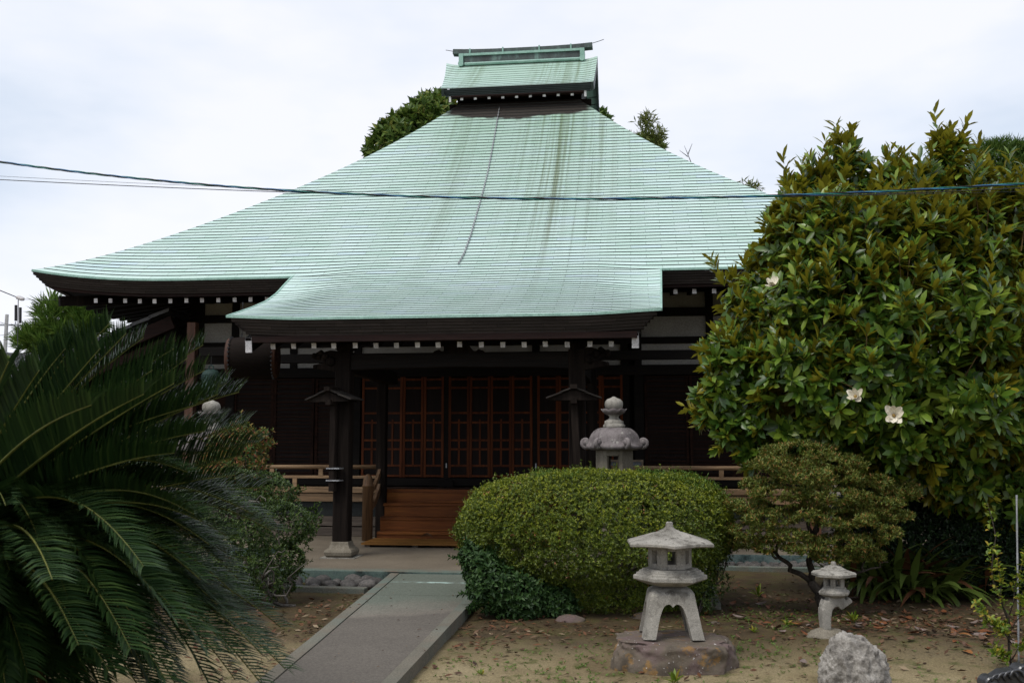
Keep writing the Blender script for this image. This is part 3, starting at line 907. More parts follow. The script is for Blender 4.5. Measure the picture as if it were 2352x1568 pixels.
# lightning conductor chain lying on the front slope
m_ = MB()
cx = [(1147, 250), (1135, 320), (1122, 390), (1110, 440), (1096, 490), (1082, 540), (1066, 585), (1052, 610)]
pts = []
for (px, py) in cx:
    d_ = ray(px, py); lo, hi = 14., 32.
    for _ in range(50):
        t = (lo + hi) / 2; p = CAM_LOC + d_ * t
        if p[1] >= YK and p[2] < roof_z(p[0], p[1]): hi = t
        else: lo = t
    p = CAM_LOC + d_ * lo; pts.append((p[0], p[1], roof_z(p[0], p[1]) + .035))
pts = np.array(pts); s_ = np.linspace(0, len(pts) - 1, 150)
pp = np.stack([np.interp(s_, np.arange(len(pts)), pts[:, i]) for i in range(3)], 1)
for i in range(len(pp) - 1):
    d = pp[i + 1] - pp[i]
    m_.bar(pp[i], pp[i] + d * 1.05, .03 if i % 2 else .012, .012 if i % 2 else .03)
tag(m_.build('lightning_chain', MT['metal']), 'thin grey lightning conductor chain running down the green roof', 'chain')

# ---- body of the hall
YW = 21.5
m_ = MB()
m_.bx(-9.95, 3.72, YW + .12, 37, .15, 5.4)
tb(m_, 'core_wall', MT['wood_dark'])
# tie beams and plaster bands
def hbeam(x0, x1, z0, z1, y=YW, d=.16, name='tie_beam', mat='wood_dark'):
    return tb(MB().bx(x0, x1, y - d, y + .1, z0, z1), name, MT[mat])
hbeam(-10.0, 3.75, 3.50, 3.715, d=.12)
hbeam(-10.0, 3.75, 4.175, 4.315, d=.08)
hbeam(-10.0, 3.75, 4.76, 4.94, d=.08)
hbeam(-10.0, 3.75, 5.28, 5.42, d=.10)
hbeam(-10.0, 3.75, 1.14, 1.30, d=.14, name='sill_beam')
studs = [-9.9, -8.98, -7.60, -6.12, -4.10, -2.15, -.24, .05, 1.57, 3.0, 3.66]
cols = [-6.12, -4.10, -2.15, -.24]
for x in studs:
    w = .12 if x not in (-9.9, 3.66) else .3
    tb(MB().bx(x - w / 2 - .02, x + w / 2 + .02, YW - .075, YW + .11, 3.715, 5.3), 'stud', MT['wood_dark'])
for x in [-9.9, -9.05, -6.14, -4.10, -2.15, -.24, .06, 2.95, 3.66]:
    w = .13 if x in (-4.10, -2.15) else .2
    tb(MB().bx(x - w / 2, x + w / 2, YW - .10, YW + .11, .9, 3.5), 'column', MT['wood_dark'])
zb = [(3.715, 4.175), (4.315, 4.76), (4.94, 5.28)]
for z0, z1 in zb:
    for a, c in zip(studs[:-1], studs[1:]):
        if c - a < .4: continue
        tb(MB().bx(a + .08, c - .08, YW - .02, YW + .11, z0 + .003, z1 - .003), 'plaster_panel', MT['plaster'])

# folding doors: frame of stiles and rails with recessed panels
DW, DZ0, DH = .455, 1.315, 2.19
def mk(m_, nm, mat): return m_.mesh(nm, mat)
d_stile = mk(MB().bx(-.026, .026, -.018, .018, 0, DH), 'stile', MT['door_wood'])
d_rail = mk(MB().bx(-DW / 2 + .026, DW / 2 - .026, -.015, .015, -.021, .021), 'rail', MT['door_wood'])
d_mull = mk(MB().bx(-.02, .02, -.013, .013, 0, .98), 'mullion', MT['door_wood'])
d_pan = mk(MB().bx(-DW / 2 + .02, DW / 2 - .02, .004, .012, .02, DH - .02), 'door_panel', MT['door_panel'])
rails = [DH - .022 - DH * f for f in (.02, .105, .355, .45, .625, .713, .875)] + [.03]
def door(x, fold):
    o = link('folding_door', mk(MB().bx(-.02, .02, .014, .02, .5, 1.0), 'folding_door', MT['door_panel'])); T(o)
    o.location = (x, YW - .05 - .02, DZ0); o.rotation_euler = (0, 0, R(fold))
    for sx in (-1, 1): link('stile', d_stile, o, (sx * (DW / 2 - .027), 0, 0))
    for z in rails: link('rail', d_rail, o, (0, 0, z))
    link('mullion', d_mull, o, (0, 0, DH * .125 + .0))
    link('door_panel', d_pan, o, (0, 0, 0))
for b0 in (-5.08, -3.14, -1.20):
    for i, fo in enumerate((4, -5, 4, -6)):
        door(b0 + (i - 1.5) * (DW + .006), fo)
for x in (-4.10, -2.15):
    tb(MB().bx(x - .012, x + .012, YW - .118, YW - .10, 1.52, 1.62), 'latch', MT['metal'])
    tb(MB().bx(x - .16, x + .16, YW - .2, YW - .142, 1.12, 1.26), 'sill_block', MT['wood_dark'])
# slatted shutters
SW = .93
s_stile = mk(MB().bx(-.03, .03, -.02, .02, 0, 2.16), 'stile', MT['shutter_wood'])
s_slat = mk(MB().bx(-SW / 2 + .03, SW / 2 - .03, -.014, .014, -.016, .016), 'slat', MT['shutter_wood'])
s_pan = mk(MB().bx(-SW / 2 + .03, SW / 2 - .03, .016, .024, .02, 2.14), 'shutter_panel', MT['door_panel'])
szs = [.03, .075, .27, .34, .42, .52, .60, .68, .75, .83, .90, .97, 1.05, 1.14, 1.22, 1.30, 1.37, 1.46, 1.55, 1.63, 1.72, 1.82, 1.93, 2.04, 2.13]
def shutter(x, dy=0):
    o = link('shutter', s_pan); T(o)
    o.location = (x, YW - .055 + dy, 1.33)
    for sx in (-1, 1): link('stile', s_stile, o, (sx * (SW / 2 - .03), 0, 0))
    for z in szs: link('slat', s_slat, o, (0, 0, z))
for i in range(3): shutter(-8.50 + i * .945, -.03 if i % 2 else 0)
for i in range(3): shutter(.64 + i * .945, -.03 if i % 2 else 0)
tb(MB().bx(-9.86, -9.12, YW - .05, YW, 1.3, 3.5), 'shutter_panel', MT['shutter_wood'])

# veranda
VY, VZ = 20.2, 1.115
fb = mk(MB().bx(-.125, .125, 0, YW - VY - .12, -.04, 0), 'floor_board', MT['floor_wood'])
for i in range(51):
    o = link('floor_board', fb); T(o); o.location = (-9.72 + i * .257, VY, VZ - .004 * (i % 3))
SX0, SX1 = -5.10, -1.12
for (x0, x1) in ((-10.2, -5.22), (-1.0, 3.7)):
    tb(MB().bx(x0, x1, VY - .10, VY + .02, 1.035, 1.155), 'edge_beam', MT['veranda_wood'], bevel=.01)
    tb(MB().bx(x0, x1, VY - .06, VY + .04, .855, 1.02), 'edge_beam', MT['veranda_wood'], bevel=.01)
    tb(MB().bx(x0, x1, VY + .02, VY + .05, .56, .855), 'vent_screen', MT['mesh_dark'])
    tb(MB().bx(x0, x1, VY - .01, VY + .05, .36, .55), 'skirt_board', MT['veranda_grey'], bevel=.006)
    tb(MB().bx(x0, x1, VY + .0, VY + .06, .16, .335), 'skirt_board', MT['veranda_grey'], bevel=.006)
    m_ = MB(); m_.tube([(x0, VY - .04, 1.565), ((x0 + x1) / 2, VY - .04, 1.56), (x1, VY - .04, 1.565)], .045, 10); tb(m_, 'top_rail', MT['veranda_wood'], smooth=True)
    tb(MB().bx(x0, x1, VY - .07, VY - .02, 1.33, 1.385), 'middle_rail', MT['veranda_wood'], bevel=.006)
    n = int((x1 - x0) / 1.05)
    for i in range(n):
        x = x0 + .55 + i * 1.05
        tb(MB().bx(x - .045, x + .045, VY - .075, VY - .015, 1.385, 1.525), 'rail_post', MT['veranda_wood'])
        tb(MB().bx(x + .45, x + .54, VY - .07, VY - .02, 1.155, 1.33), 'rail_post', MT['veranda_wood'])
tb(MB().bx(SX0, SX1, VY - .06, VY + .02, VZ - .06, VZ), 'edge_beam', MT['step_wood'])
# steps
for i in range(4):
    y0 = VY - .02 - i * .25; z1 = VZ - .004 - i * .262
    tb(MB().bx(SX0, SX1, y0 - .02, y0 + .02, z1 - .262 + .002, z1 - .06), 'riser', MT['step_wood'])
    if i: tb(MB().bx(SX0, SX1, y0 - .045, y0 + .27, z1 - .06, z1), 'tread', MT['step_wood'], bevel=.008)
# newel posts and curved handrails
for x in (-5.27, -.97):
    m_ = MB(); m_.polar([(.105, .15), (.105, 1.2), (.112, 1.205), (.112, 1.225), (.102, 1.24), (.098, 1.32), (.075, 1.40), (.035, 1.44), (.004, 1.448)], 18, c=(x, 19.32, 0))
    tb(m_, 'newel_post', MT['newel_wood'], smooth=True)
    s_ = 1 if x < -3 else -1
    for dz, w in ((0, .085), (-.32, .12)):
        pts = [(x + s_ * .05, 19.36, 1.10 + dz), (x + s_ * .06, 19.6, 1.20 + dz), (x + s_ * .07, 19.85, 1.40 + dz), (x + s_ * .08, 20.05, 1.64 + dz)]
        m_ = MB()
        for a, c in zip(pts[:-1], pts[1:]): m_.bar(a, c, .06, w)
        tb(m_, 'handrail', MT['newel_wood'])
    tb(MB().bx(x + .0, x + .19, VY - .30, VY - .10, .15, 3.55), 'inner_column', MT['wood_post'], bevel=.012)
m_ = MB(); m_.bx(-9.43, -9.24, 19.95, 20.13, .15, 4.6)
tb(m_, 'veranda_column', MT['col_wood'], bevel=.01)
tb(MB().bx(3.3, 3.5, 19.95, 20.13, .15, 4.6), 'veranda_column', MT['col_wood'], bevel=.01)

# porch posts on stone bases
for x in (-4.95, -.97):
    m_ = MB(); m_.prism([(-.115, -.135), (.115, -.135), (.135, -.115), (.135, .115), (.115, .135), (-.115, .135), (-.135, .115), (-.135, -.115)], 0, 3.2, 'z')
    o = T(m_.build('porch_post', MT['wood_post'], fixn=True)); o.location = (x, 16.55, .40)
    m_ = MB()
    def sq(A, r, z): return 1 / max(abs(math.cos(A)), abs(math.sin(A))) ** .93
    m_.polar([(.20, 0), (.235, .03), (.245, .085), (.225, .12), (.185, .15), (.16, .20), (.15, .25)], 32, sq)
    st = m_.build('stone_base', MT['stone_buff'], smooth=False, bevel=.004); T(st); st.location = (x, 16.55, .163)
    pl_ = MB().bx(x - .30, x + .30, 16.27, 16.83, .145, .162); tb(pl_, 'base_plate', MT['stone'])
    s_ = -1 if x < -3 else 1
    # carved beam nose: an open-jawed beast head reaching outward
    m_ = MB()
    up_ = [(0, .30), (.12, .31), (.24, .28), (.30, .31), (.36, .27), (.42, .25), (.445, .20), (.40, .16), (.30, .15), (.22, .10), (.30, .085), (.40, .06), (.42, .02), (.36, -.005), (.2, -.02), (0, -.07)]
    m_.prism([(x + s_ * (.12 + p[0]), 3.32 + p[1]) for p in up_], 16.46, 16.64, 'y')
    for (a, b_, r_) in ((.40, .225, .045), (.28, .27, .05), (.2, .2, .07), (.38, .03, .04), (.1, .12, .09), (.32, .2, .04)):
        m_.polar([(.01, -r_), (r_ * .8, -r_ * .6), (r_, 0), (r_ * .8, r_ * .6), (.01, r_)], 8, c=(x + s_ * (.12 + a), 16.46, 3.32 + b_))
    tb(m_, 'carved_beam_nose', MT['wood_post'], fixn=True)
    m_ = MB(); m_.polar([(.15, 3.585), (.15, 3.62), (.24, 3.68), (.24, 3.73)], 4, c=(x, 16.55, 0), ph=math.pi / 4); tb(m_, 'bracket_block', MT['wood_post'])
    m_ = MB(); m_.bx(x - .42, x + .42, 16.48, 16.62, 3.73, 3.80); tb(m_, 'bracket_arm', MT['wood_dark'])
    tb(MB().bx(x - .09, x + .09, 16.68, 20.0, 3.25, 3.50), 'linking_beam', MT['wood_dark_y'])
m_ = MB(); m_.prism([(-4.81, 3.29), (-4.4, 3.31), (-3.0, 3.33), (-1.5, 3.31), (-1.11, 3.29), (-1.11, 3.55), (-4.81, 3.55)], 16.44, 16.66, 'y')
tb(m_, 'rainbow_beam', MT['wood_dark'], fixn=True)
tb(MB().bx(-6.3, -.05, 16.46, 16.64, 3.81, 3.95), 'purlin', MT['wood_dark'])
m_ = MB()
fr = [(0, 0), (.05, .05), (.12, .07), (.17, .04), (.22, .05), (.28, .12), (.34, .2), (.38, .22)]
out = [(-.46 + p[0], p[1]) for p in fr] + [(.46 - p[0], p[1]) for p in fr[::-1]]
m_.prism([(-2.96 + p[0], 3.552 + p[1]) for p in out], 16.47, 16.60, 'y')
tb(m_, 'frog_leg_strut', MT['wood_post'], fixn=True)
hbeam(-10.0, 3.75, 3.72, 3.9, y=20.12, d=.1, name='veranda_beam')

# low roof of the side corridor, sloping down to the left, tiles with stepped verge
corr = thing('corridor_wing', 'dark timber side corridor with a sloping grey tiled lean-to roof left of the hall', 'building', (-12.2, 22, .0))
bpy.context.view_layer.update()
cinv = Matrix.Translation((-12.2, 22, 0)).inverted()
def cb(m_, nm, mat, **k):
    o = m_.build(nm, mat, **k); o.parent = corr; o.matrix_parent_inverse = cinv; return o
def cz(x): return 4.92 + (x + 10.06) * .398
crf = cb(MB().add([(-10.0, 20.35, cz(-10) - .06), (-15.2, 20.35, cz(-15.2) - .06), (-15.2, 27, cz(-15.2) - .06), (-10, 27, cz(-10) - .06)], [(0, 1, 2, 3)]), 'roof', MT['rtile'])
ct = mk(MB().add([(0, 0, .0), (-.46, 0, -.165), (-.46, 6.6, -.165), (0, 6.6, .0), (0, 0, -.075), (-.46, 0, -.24)], [(0, 1, 2, 3), (0, 4, 5, 1), (1, 5, 2)]), 'tile_course', MT['rtile'])
for i in range(12):
    link('tile_course', ct, crf, (-10.02 - i * .415, 20.3, cz(-10.02 - i * .415) + .03))
for z0, w, y in ((-.30, .28, 20.38), (-.62, .18, 20.55)):
    m_ = MB(); m_.bar((-9.95, y, cz(-9.95) + z0), (-15.1, y, cz(-15.1) + z0), .08, w); cb(m_, 'barge_board', MT['wood_red'])
cb(MB().bx(-15.0, -10.0, 21.2, 21.4, 0, 3.0), 'back_wall', MT['wood_dark'])
cb(MB().add([(-10.0, 20.40, cz(-10) - .17), (-15.15, 20.40, cz(-15.15) - .17), (-15.15, 27, cz(-15.15) - .17), (-10, 27, cz(-10) - .17), (-10.0, 20.40, cz(-10) - 1.2), (-15.15, 20.40, cz(-15.15) - .5)], [(0, 3, 2, 1)]), 'ceiling', MT['wood_dark'])
cb(MB().prism([(-15.1, 2.9), (-10.0, 2.9), (-10.0, cz(-10) - .2), (-15.1, cz(-15.1) - .2)], 21.22, 21.38, 'y'), 'gable_wall', MT['wood_dark'], fixn=True)
cb(MB().bx(-14.9, -14.72, 20.6, 20.8, 0, 2.9), 'post', MT['col_wood'])
cb(MB().bx(-10.2, -9.98, 20.5, 20.7, .15, 4.8), 'post', MT['wood_dark'])
cb(MB().bx(-15.0, -10.2, 20.2, 21.6, .95, 1.12), 'floor', MT['veranda_wood'])

# ---- things hung on or standing at the hall
# drum
cd = at_y(581, 822, 18.3)
dr = thing('drum', 'large dark barrel drum hanging under the left eave beside the porch', 'drum', cd, R(12))
m_ = MB(); prof = [(.36, -.47), (.375, -.44), (.40, -.25), (.41, 0), (.40, .25), (.375, .44), (.36, .47)]
def xrot(m_): m_.v = [(p[2], p[1], -p[0]) for p in m_.v]; return m_
m_.polar(prof, 32, cap=False); xrot(m_); m_.build('shell', mottled('drum_shell', [(.3, (.006, .004, .003)), (.7, (.014, .009, .007))], 3, .8, .1, (.1, 1, 1)), dr, smooth=True)
hm = mottled('drum_hide', [(.3, (.035, .014, .008)), (.7, (.07, .028, .014))], 3, .7)
for sx in (-1, 1):
    m_ = MB(); m_.polar([(.01, sx * .475), (.355, sx * .475), (.378, sx * .45), (.388, sx * .40)], 32, cap=False); xrot(m_); m_.build('drum_head', hm, dr, smooth=True)
    m_ = MB()
    for i in range(30):
        A = i * 2 * math.pi / 30; m_.cbox((sx * .40, .395 * math.cos(A), .395 * math.sin(A)), (.03, .03, .03), 0)
    o = m_.build('rivets', MT['black'], dr); o['kind'] = 'stuff'
    m_ = MB()
    for i in range(14):
        z = .37 + i * .05; m_.bar((sx * .22, 0, z), (sx * .22, 0, z + .055), .026 if i % 2 else .01, .01 if i % 2 else .026, up=(0, 1, 0))
    m_.build('chain', MT['black'], dr)
# bell
cbell = at_y(483, 905, 19.8)
be = thing('bell', 'small green bronze temple bell hanging left of the porch', 'bell', cbell)
bron = mottled('bronze_patina', [(.3, (.020, .042, .038)), (.6, (.042, .08, .07)), (.8, (.08, .13, .115))], 6, .7, .25)
m_ = MB(); m_.polar([(.165, 0), (.187, 0), (.188, .03), (.180, .05), (.176, .2), (.178, .28), (.182, .285), (.180, .40), (.165, .46), (.12, .50), (.05, .515), (.01, .52)], 32, cap=False); m_.build('bell_body', bron, be, smooth=True)
m_ = MB()
for A in [i * math.pi / 4 for i in range(8)]:
    m_.bar((.181 * math.cos(A), .181 * math.sin(A), .05), (.181 * math.cos(A), .181 * math.sin(A), .30), .02, .01)
for zz_ in (.31, .35, .39):
    for i in range(28):
        A = i * 2 * math.pi / 28; m_.cbox((.185 * math.cos(A), .185 * math.sin(A), zz_), (.02, .02, .02), A)
o = m_.build('studs', bron, be); o['kind'] = 'stuff'
m_ = MB(); m_.tube([(-.05, 0, .51), (-.045, 0, .58), (0, 0, .61), (.045, 0, .58), (.05, 0, .51)], .015, 6); m_.build('crown_loop', bron, be)
m_ = MB(); m_.bar((0, 0, .60), (0, 0, .82), .012, .012); m_.build('hook', MT['black'], be)
m_ = MB(); m_.bx(-.25, .36, -.05, .05, .80, .98); m_.build('hanging_board', MT['wood_dark'], be)
# roofed poles
RBD = wood('weathered_roof_board', [(.3, (.018, .015, .013)), (.75, (.06, .053, .047))], 'x', 5, .8, .15)
def roofed_pole(loc, rz, label, tilt, ztop, zbot):
    t = thing('roofed_pole', label, 'post', loc, rz, 'small roofed poles in front of the porch')
    m_ = MB(); m_.prism([(-.05, -.05), (.05, -.05), (.06, 0), (.05, .05), (-.05, .05), (-.06, 0)], zbot, ztop, 'z')
    m_.v = [(p[0] + tilt * (p[2] - ztop), p[1], p[2]) for p in m_.v]; m_.build('pole', MT['wood_post'], t, fixn=True)
    m_ = MB(); m_.prism([(-.37, ztop), (.37, ztop), (.37, ztop + .035), (.0, ztop + .16), (-.37, ztop + .035)], -.16, -.13, 'y'); m_.build('gable_board', MT['wood_post'], t, fixn=True)
    m_ = MB(); m_.prism([(-.37, ztop), (.37, ztop), (.37, ztop + .035), (.0, ztop + .16), (-.37, ztop + .035)], .13, .16, 'y'); m_.build('gable_board', MT['wood_post'], t, fixn=True)
    for sx in (-1, 1):
        for k, (a, c) in enumerate(((0, .22), (.19, .44))):
            za, zc_ = ztop + .195 - a * .36, ztop + .195 - c * .36
            m_ = MB(); m_.bar((sx * a, 0, za + .01 * (1 - k)), (sx * c, 0, zc_ + .01 * (1 - k)), .44, .022, up=(0, 0, 1)); m_.build('roof_board', RBD, t)
    m_ = MB(); m_.bx(-.055, .055, -.25, .25, ztop + .18, ztop + .25); m_.build('ridge_cap', MT['wood_post'], t)
    m_ = MB(); m_.bx(-.05, .05, -.20, .0, ztop - .05, ztop + .03); m_.build('crosspiece', MT['wood_post'], t)
    return t
rp = roofed_pole((-5.06, 16.33, 0), R(-14), 'roofed wooden pole clamped to the left porch post, seen with its grey roof boards', 0, 2.74, 1.25)
for z in (1.42, 1.62): MB().bx(-.09, .16, -.075, .075, z, z + .022).build('clamp', MT['metal'], rp)
roofed_pole((-.99, 16.0, 0), R(2), 'dark roofed wooden pole behind the tall stone lantern', -.045, 2.73, .15)
# platform at the foot of the steps
pf = thing('slatted_platform', 'low slatted wooden platform on the terrace below the steps', 'platform', (-3.1, 18.6, .15))
slat = mk(MB().bx(-1.95, 1.95, -.075, .075, .045, .08), 'slat', MT['platform_wood'])
for i in range(6): link('slat', slat, pf, (0, -.42 + i * .16, 0))
bl = mk(MB().bx(-.05, .05, -.45, .45, 0, .045), 'bearer', MT['veranda_grey'])
for x in (-1.85, -.95, 0, .95, 1.85): link('bearer', bl, pf, (x, -.0, 0))
# big dry leaf on the lowest tread
lp = at_y(985, 1231, 19.25)
m_ = MB(); P = np.array([[(-.13 + .26 * t, .06 * (s_ - .5) * math.sin(math.pi * min(1, t * 1.05)) , .05 * math.sin(math.pi * t) + .10 * abs(s_ - .5) * math.sin(math.pi * t)) for s_ in np.linspace(0, 1, 5)] for t in np.linspace(.02, 1, 9)])
m_.grid(P * (1, 1.6, 1))
tag(m_.build('dry_leaf', mottled('dry_leaf', [(.3, (.10, .05, .025)), (.7, (.2, .11, .06))], 9, .7), loc=(lp[0], 19.05, .24)), 'large curled dry brown leaf lying at the foot of the wooden steps', 'leaf')
# low framed glass case behind the tall lantern
gc = thing('glass_case', 'low wooden framed glazed case on the veranda behind the tall lantern', 'case', (-.40, 20.55, VZ))
fm = mottled('case_frame', [(.3, (.16, .12, .08)), (.7, (.24, .19, .13))], 6, .6)
m_ = MB(); m_.bx(-.53, .53, -.03, .03, 0, .04); m_.build('rail', fm, gc)
m_ = MB(); m_.bx(-.53, .53, -.032, .032, .20, .235); m_.build('rail', fm, gc)
m_ = MB(); m_.bx(-.53, .53, -.03, .03, .56, .60); m_.build('rail', fm, gc)
for x in (-.51, 0, .51): MB().bx(x - .02, x + .02, -.028, .028, .04, .56).build('stile', fm, gc)
MB().bx(-.5, .5, -.005, .005, .235, .56).build('pane', mottled('pane', [(.3, (.10, .115, .13)), (.7, (.14, .155, .175))], 3, .2, .5), gc)
MB().bx(-.5, .5, -.006, .006, .04, .20).build('lower_panel', mottled('case_panel', [(.3, (.05, .05, .05)), (.7, (.08, .078, .075))], 3, .5), gc)
# spotlight under the porch beam
sp = thing('spotlight', 'small dark spotlight fixed under the porch beam', 'lamp', (-5.28, 19.75, 3.42))
m_ = MB(); m_.tube([(0, -.16, -.07), (0, .04, .01)], [.075, .06], 14); m_.build('housing', MT['black'], sp, smooth=True)
m_ = MB(); m_.bar((0, .0, .0), (0, .05, .12), .03, .02); m_.build('bracket', MT['black'], sp)
# yellow bag on the side veranda
yb = at_y(318, 1081, 20.3)
bm = blob(9, .30, .2, .16, 3, .45, 2.2)
me = bm_mesh(bm, 'plastic_bag', mottled('yellow_plastic', [(.35, (.45, .36, .03)), (.6, (.55, .45, .05)), (.72, (.42, .10, .03))], 5, .4, .5))
tag(link('plastic_bag', me, None, (yb[0], 20.4, 1.12 + .10)), 'crumpled yellow plastic bag with red print lying on the left veranda', 'bag')

# ------------------------------------------------------------------ stone lanterns and rocks
def hexr(A, r, z):
    a = (A + math.pi / 6) % (math.pi / 3) - math.pi / 6
    return math.cos(math.pi / 6) / math.cos(a)
def hex_box(m_, R_, z0, z1, wz0, wz1, wfrac=.42, th=.05, rot=0, open_sides=range(6)):
    """hexagonal fire box: six wall slabs, those listed with a window opening"""
    ap = R_ * math.cos(math.pi / 6); sl_ = R_
    for k in range(6):
        A = rot + k * math.pi / 3 + math.pi / 6
        c, s_ = math.cos(A), math.sin(A)
        def slab(u0, u1, a, b_):
            vs = []
            for z in (a, b_):
                for (u, d) in ((u0, ap), (u1, ap), (u1, ap - th), (u0, ap - th)):
                    k_ = d / ap
                    vs.append((c * d - s_ * u * k_, s_ * d + c * u * k_, z))
            m_.add(vs, [(0, 1, 2, 3), (7, 6, 5, 4), (0, 4, 5, 1), (1, 5, 6, 2), (2, 6, 7, 3), (3, 7, 4, 0)])
        h = sl_ / 2; w = sl_ * wfrac / 2
        if k in open_sides:
            slab(-h, -w, z0, z1); slab(w, h, z0, z1); slab(-w, w, z0, wz0); slab(-w, w, wz1, z1)
        else: slab(-h, h, z0, z1)

# three-part yukimi lantern on a boulder
Lp = at_y(1538, 1465, 9.55)
LZ = float(Lp[2])
yk = thing('stone_lantern', 'wide-roofed grey stone lantern on four splayed legs standing on the flat boulder', 'lantern', (Lp[0] + .02, 9.75, LZ), R(4))
yk.scale = (1.08, 1.08, .93)
n = 96
def leg_shell():
    m_ = MB(); rings = 14; vs = []
    for i in range(rings + 1):
        for j in range(n):
            A = 2 * math.pi * j / n + math.pi / 4
            a4 = ((A + math.pi / 4) % (math.pi / 2)) - math.pi / 4           # angle off the face centre
            # arch: zero at the legs, rising over the opening, small notch at the crown
            u = abs(a4) / R(29)
            arch = 0 if u >= 1 else (.335 * (1 - u ** 5) ** .5 - .028 * math.exp(-(u / .14) ** 2))
            ztop = .505
            t = i / rings
            z = ztop + (arch - ztop) * t
            prof = .19 + .085 * (1 - z / ztop) ** 1.15
            if z > .40: prof = .19 + .085 * .165 + (.0) - .16 * max(0, (z - .40) / .105) ** 2.4
            k = 1 / max(abs(math.cos(A)), abs(math.sin(A))) ** .82
            rr = prof * k
            vs.append((rr * math.cos(A), rr * math.sin(A), z))
    fs = [(i * n + j, (i + 1) * n + j, (i + 1) * n + (j + 1) % n, i * n + (j + 1) % n) for i in range(rings) for j in range(n)]
    fs.append(tuple(range(n)))
    m_.add(vs, fs); return m_
lg = leg_shell().build('legs', MT['stone'], yk, fixn=True)
sd_ = lg.modifiers.new('thick', 'SOLIDIFY'); sd_.thickness = .085; sd_.offset = -1
bv = lg.modifiers.new('bevel', 'BEVEL'); bv.width = .008; bv.segments = 2; bv.limit_method = 'ANGLE'
m_ = MB(); m_.polar([(.12, .495), (.20, .50), (.285, .535), (.325, .555), (.325, .592), (.31, .60), (.298, .60), (.296, .622), (.275, .622), (.272, .644), (.25, .645), (.246, .662), (.05, .664)], 6, c=(0, 0, 0))
m_.build('platform', MT['stone'], yk, bevel=.006)
m_ = MB(); hex_box(m_, .192, .664, .885, .715, .845, .42, .045)
fbx = m_.build('fire_box', MT['stone'], yk, bevel=.004)
def hexroof(m_, prof, n_=48, sag=.0):
    m_.polar(prof, n_, hexr, lambda A, r: sag * (r / prof[3][0]) ** 4 * math.cos(3 * A) ** 2)
m_ = MB()
def yroof(A, r): return .012 * (r / .4) ** 4 * abs(math.cos(3 * A)) + .006 * mnoise.noise(Vector((math.cos(A) * 3, math.sin(A) * 3, r * 9)))
m_.polar([(.02, .88), (.25, .88), (.405, .892), (.415, .90), (.415, .922), (.405, .930), (.33, .955), (.24, .985), (.16, 1.012), (.12, 1.022), (.10, 1.035), (.06, 1.052), (.038, 1.075), (.034, 1.10), (.033, 1.118), (.022, 1.126), (.003, 1.127)], 48, hexr, yroof)
m_.build('roof', MT['stone'], yk, bevel=.004)

def rock(name, label, c, rad, mat, seed, sub=5, amp=.22, f=1.3, amp2=.05, f2=5, flat_top=None, rz=0, cat='rock', flat_bottom=True, e=1.0, billow=0):
    bm = bmesh.new(); bmesh.ops.create_icosphere(bm, subdivisions=sub, radius=1)
    for v in bm.verts:
        p = v.co.copy(); o_ = Vector((seed * 3.7, seed * 1.3, 0))
        d = Vector([math.copysign(abs(q) ** e, q) for q in p])
        k = 1 + amp * mnoise.noise(p * f + o_) + amp2 * mnoise.noise(p * f2 + o_) + amp2 * .45 * mnoise.noise(p * f2 * 2.6 + o_)
        if billow: k += billow * (.5 - 2 * abs(mnoise.noise(p * 2.3 + o_))) + billow * .55 * (.4 - 2 * abs(mnoise.noise(p * 5.2 + o_))) + billow * .25 * (.4 - 2 * abs(mnoise.noise(p * 12 + o_)))
        q = Vector((d.x * k * rad[0], d.y * k * rad[1], d.z * k * rad[2]))
        if flat_top is not None and q.z > flat_top: q.z = flat_top + (q.z - flat_top) * .16
        v.co = q
    for f_ in bm.faces: f_.smooth = True
    me = bm_mesh(bm, name, mat)
    return tag(link(name, me, None, c, rz), label, cat)
rc = at_z(1548, 1520, 0.0)
rock('boulder', 'flat brown and mauve boulder with rusty lichen carrying the wide-roofed lantern', (Lp[0] + .03, 9.72, .0), (.56, .40, .38), MT['boulder'], 4, 6, .20, 1.5, .07, 4.5, flat_top=LZ - .035, e=.66, billow=.04)
# pitted pale rock in front
r2 = at_d(1962, 1560, 8.0)
rock('limestone_rock', 'pitted pale limestone rock at the bottom edge in front of the small lantern', (r2[0], r2[1], .13), (.262, .25, .36), MT['limestone'], 17, 6, .14, 1.3, .03, 9, cat='rock', e=.86, billow=.16)

# small lantern with a bent neck
sp_ = at_z(1900, 1452, .10)
sl2 = thing('stone_lantern', 'small stone lantern with a hooked neck beside the crooked pruned tree', 'lantern', (sp_[0] + .05, sp_[1] + .05, .06), R(8))
pts = [(-.06, 0, .06), (-.062, 0, .20), (-.055, 0, .28), (-.02, 0, .345), (.05, 0, .375), (.12, 0, .36), (.155, 0, .31)]
m_ = MB()
for i in range(len(pts) - 1):
    w = np.interp(i, [0, 3, 6], [.13, .13, .15]); w2 = np.interp(i + 1, [0, 3, 6], [.13, .13, .15])
    m_.bar(pts[i], pts[i + 1], .15, .085 + .012 * i, up=(0.2, 0, 1) if i > 2 else (1, 0, 0.1), w2=.15, h2=.085 + .012 * (i + 1))
nk = m_.build('neck', MT['stone'], sl2)
md = nk.modifiers.new('r', 'REMESH'); md.mode = 'VOXEL'; md.voxel_size = .012
ms_ = nk.modifiers.new('s', 'SMOOTH'); ms_.iterations = 6; ms_.factor = .6
m_ = MB(); m_.polar([(.05, .385), (.11, .40), (.165, .425), (.172, .45), (.16, .465), (.135, .475), (.128, .495), (.04, .50)], 6, c=(.045, 0, 0), ph=.1); m_.build('platform', MT['stone'], sl2, bevel=.005)
m_ = MB(); hex_box(m_, .115, .495, .60, .515, .585, .46, .03, .1)
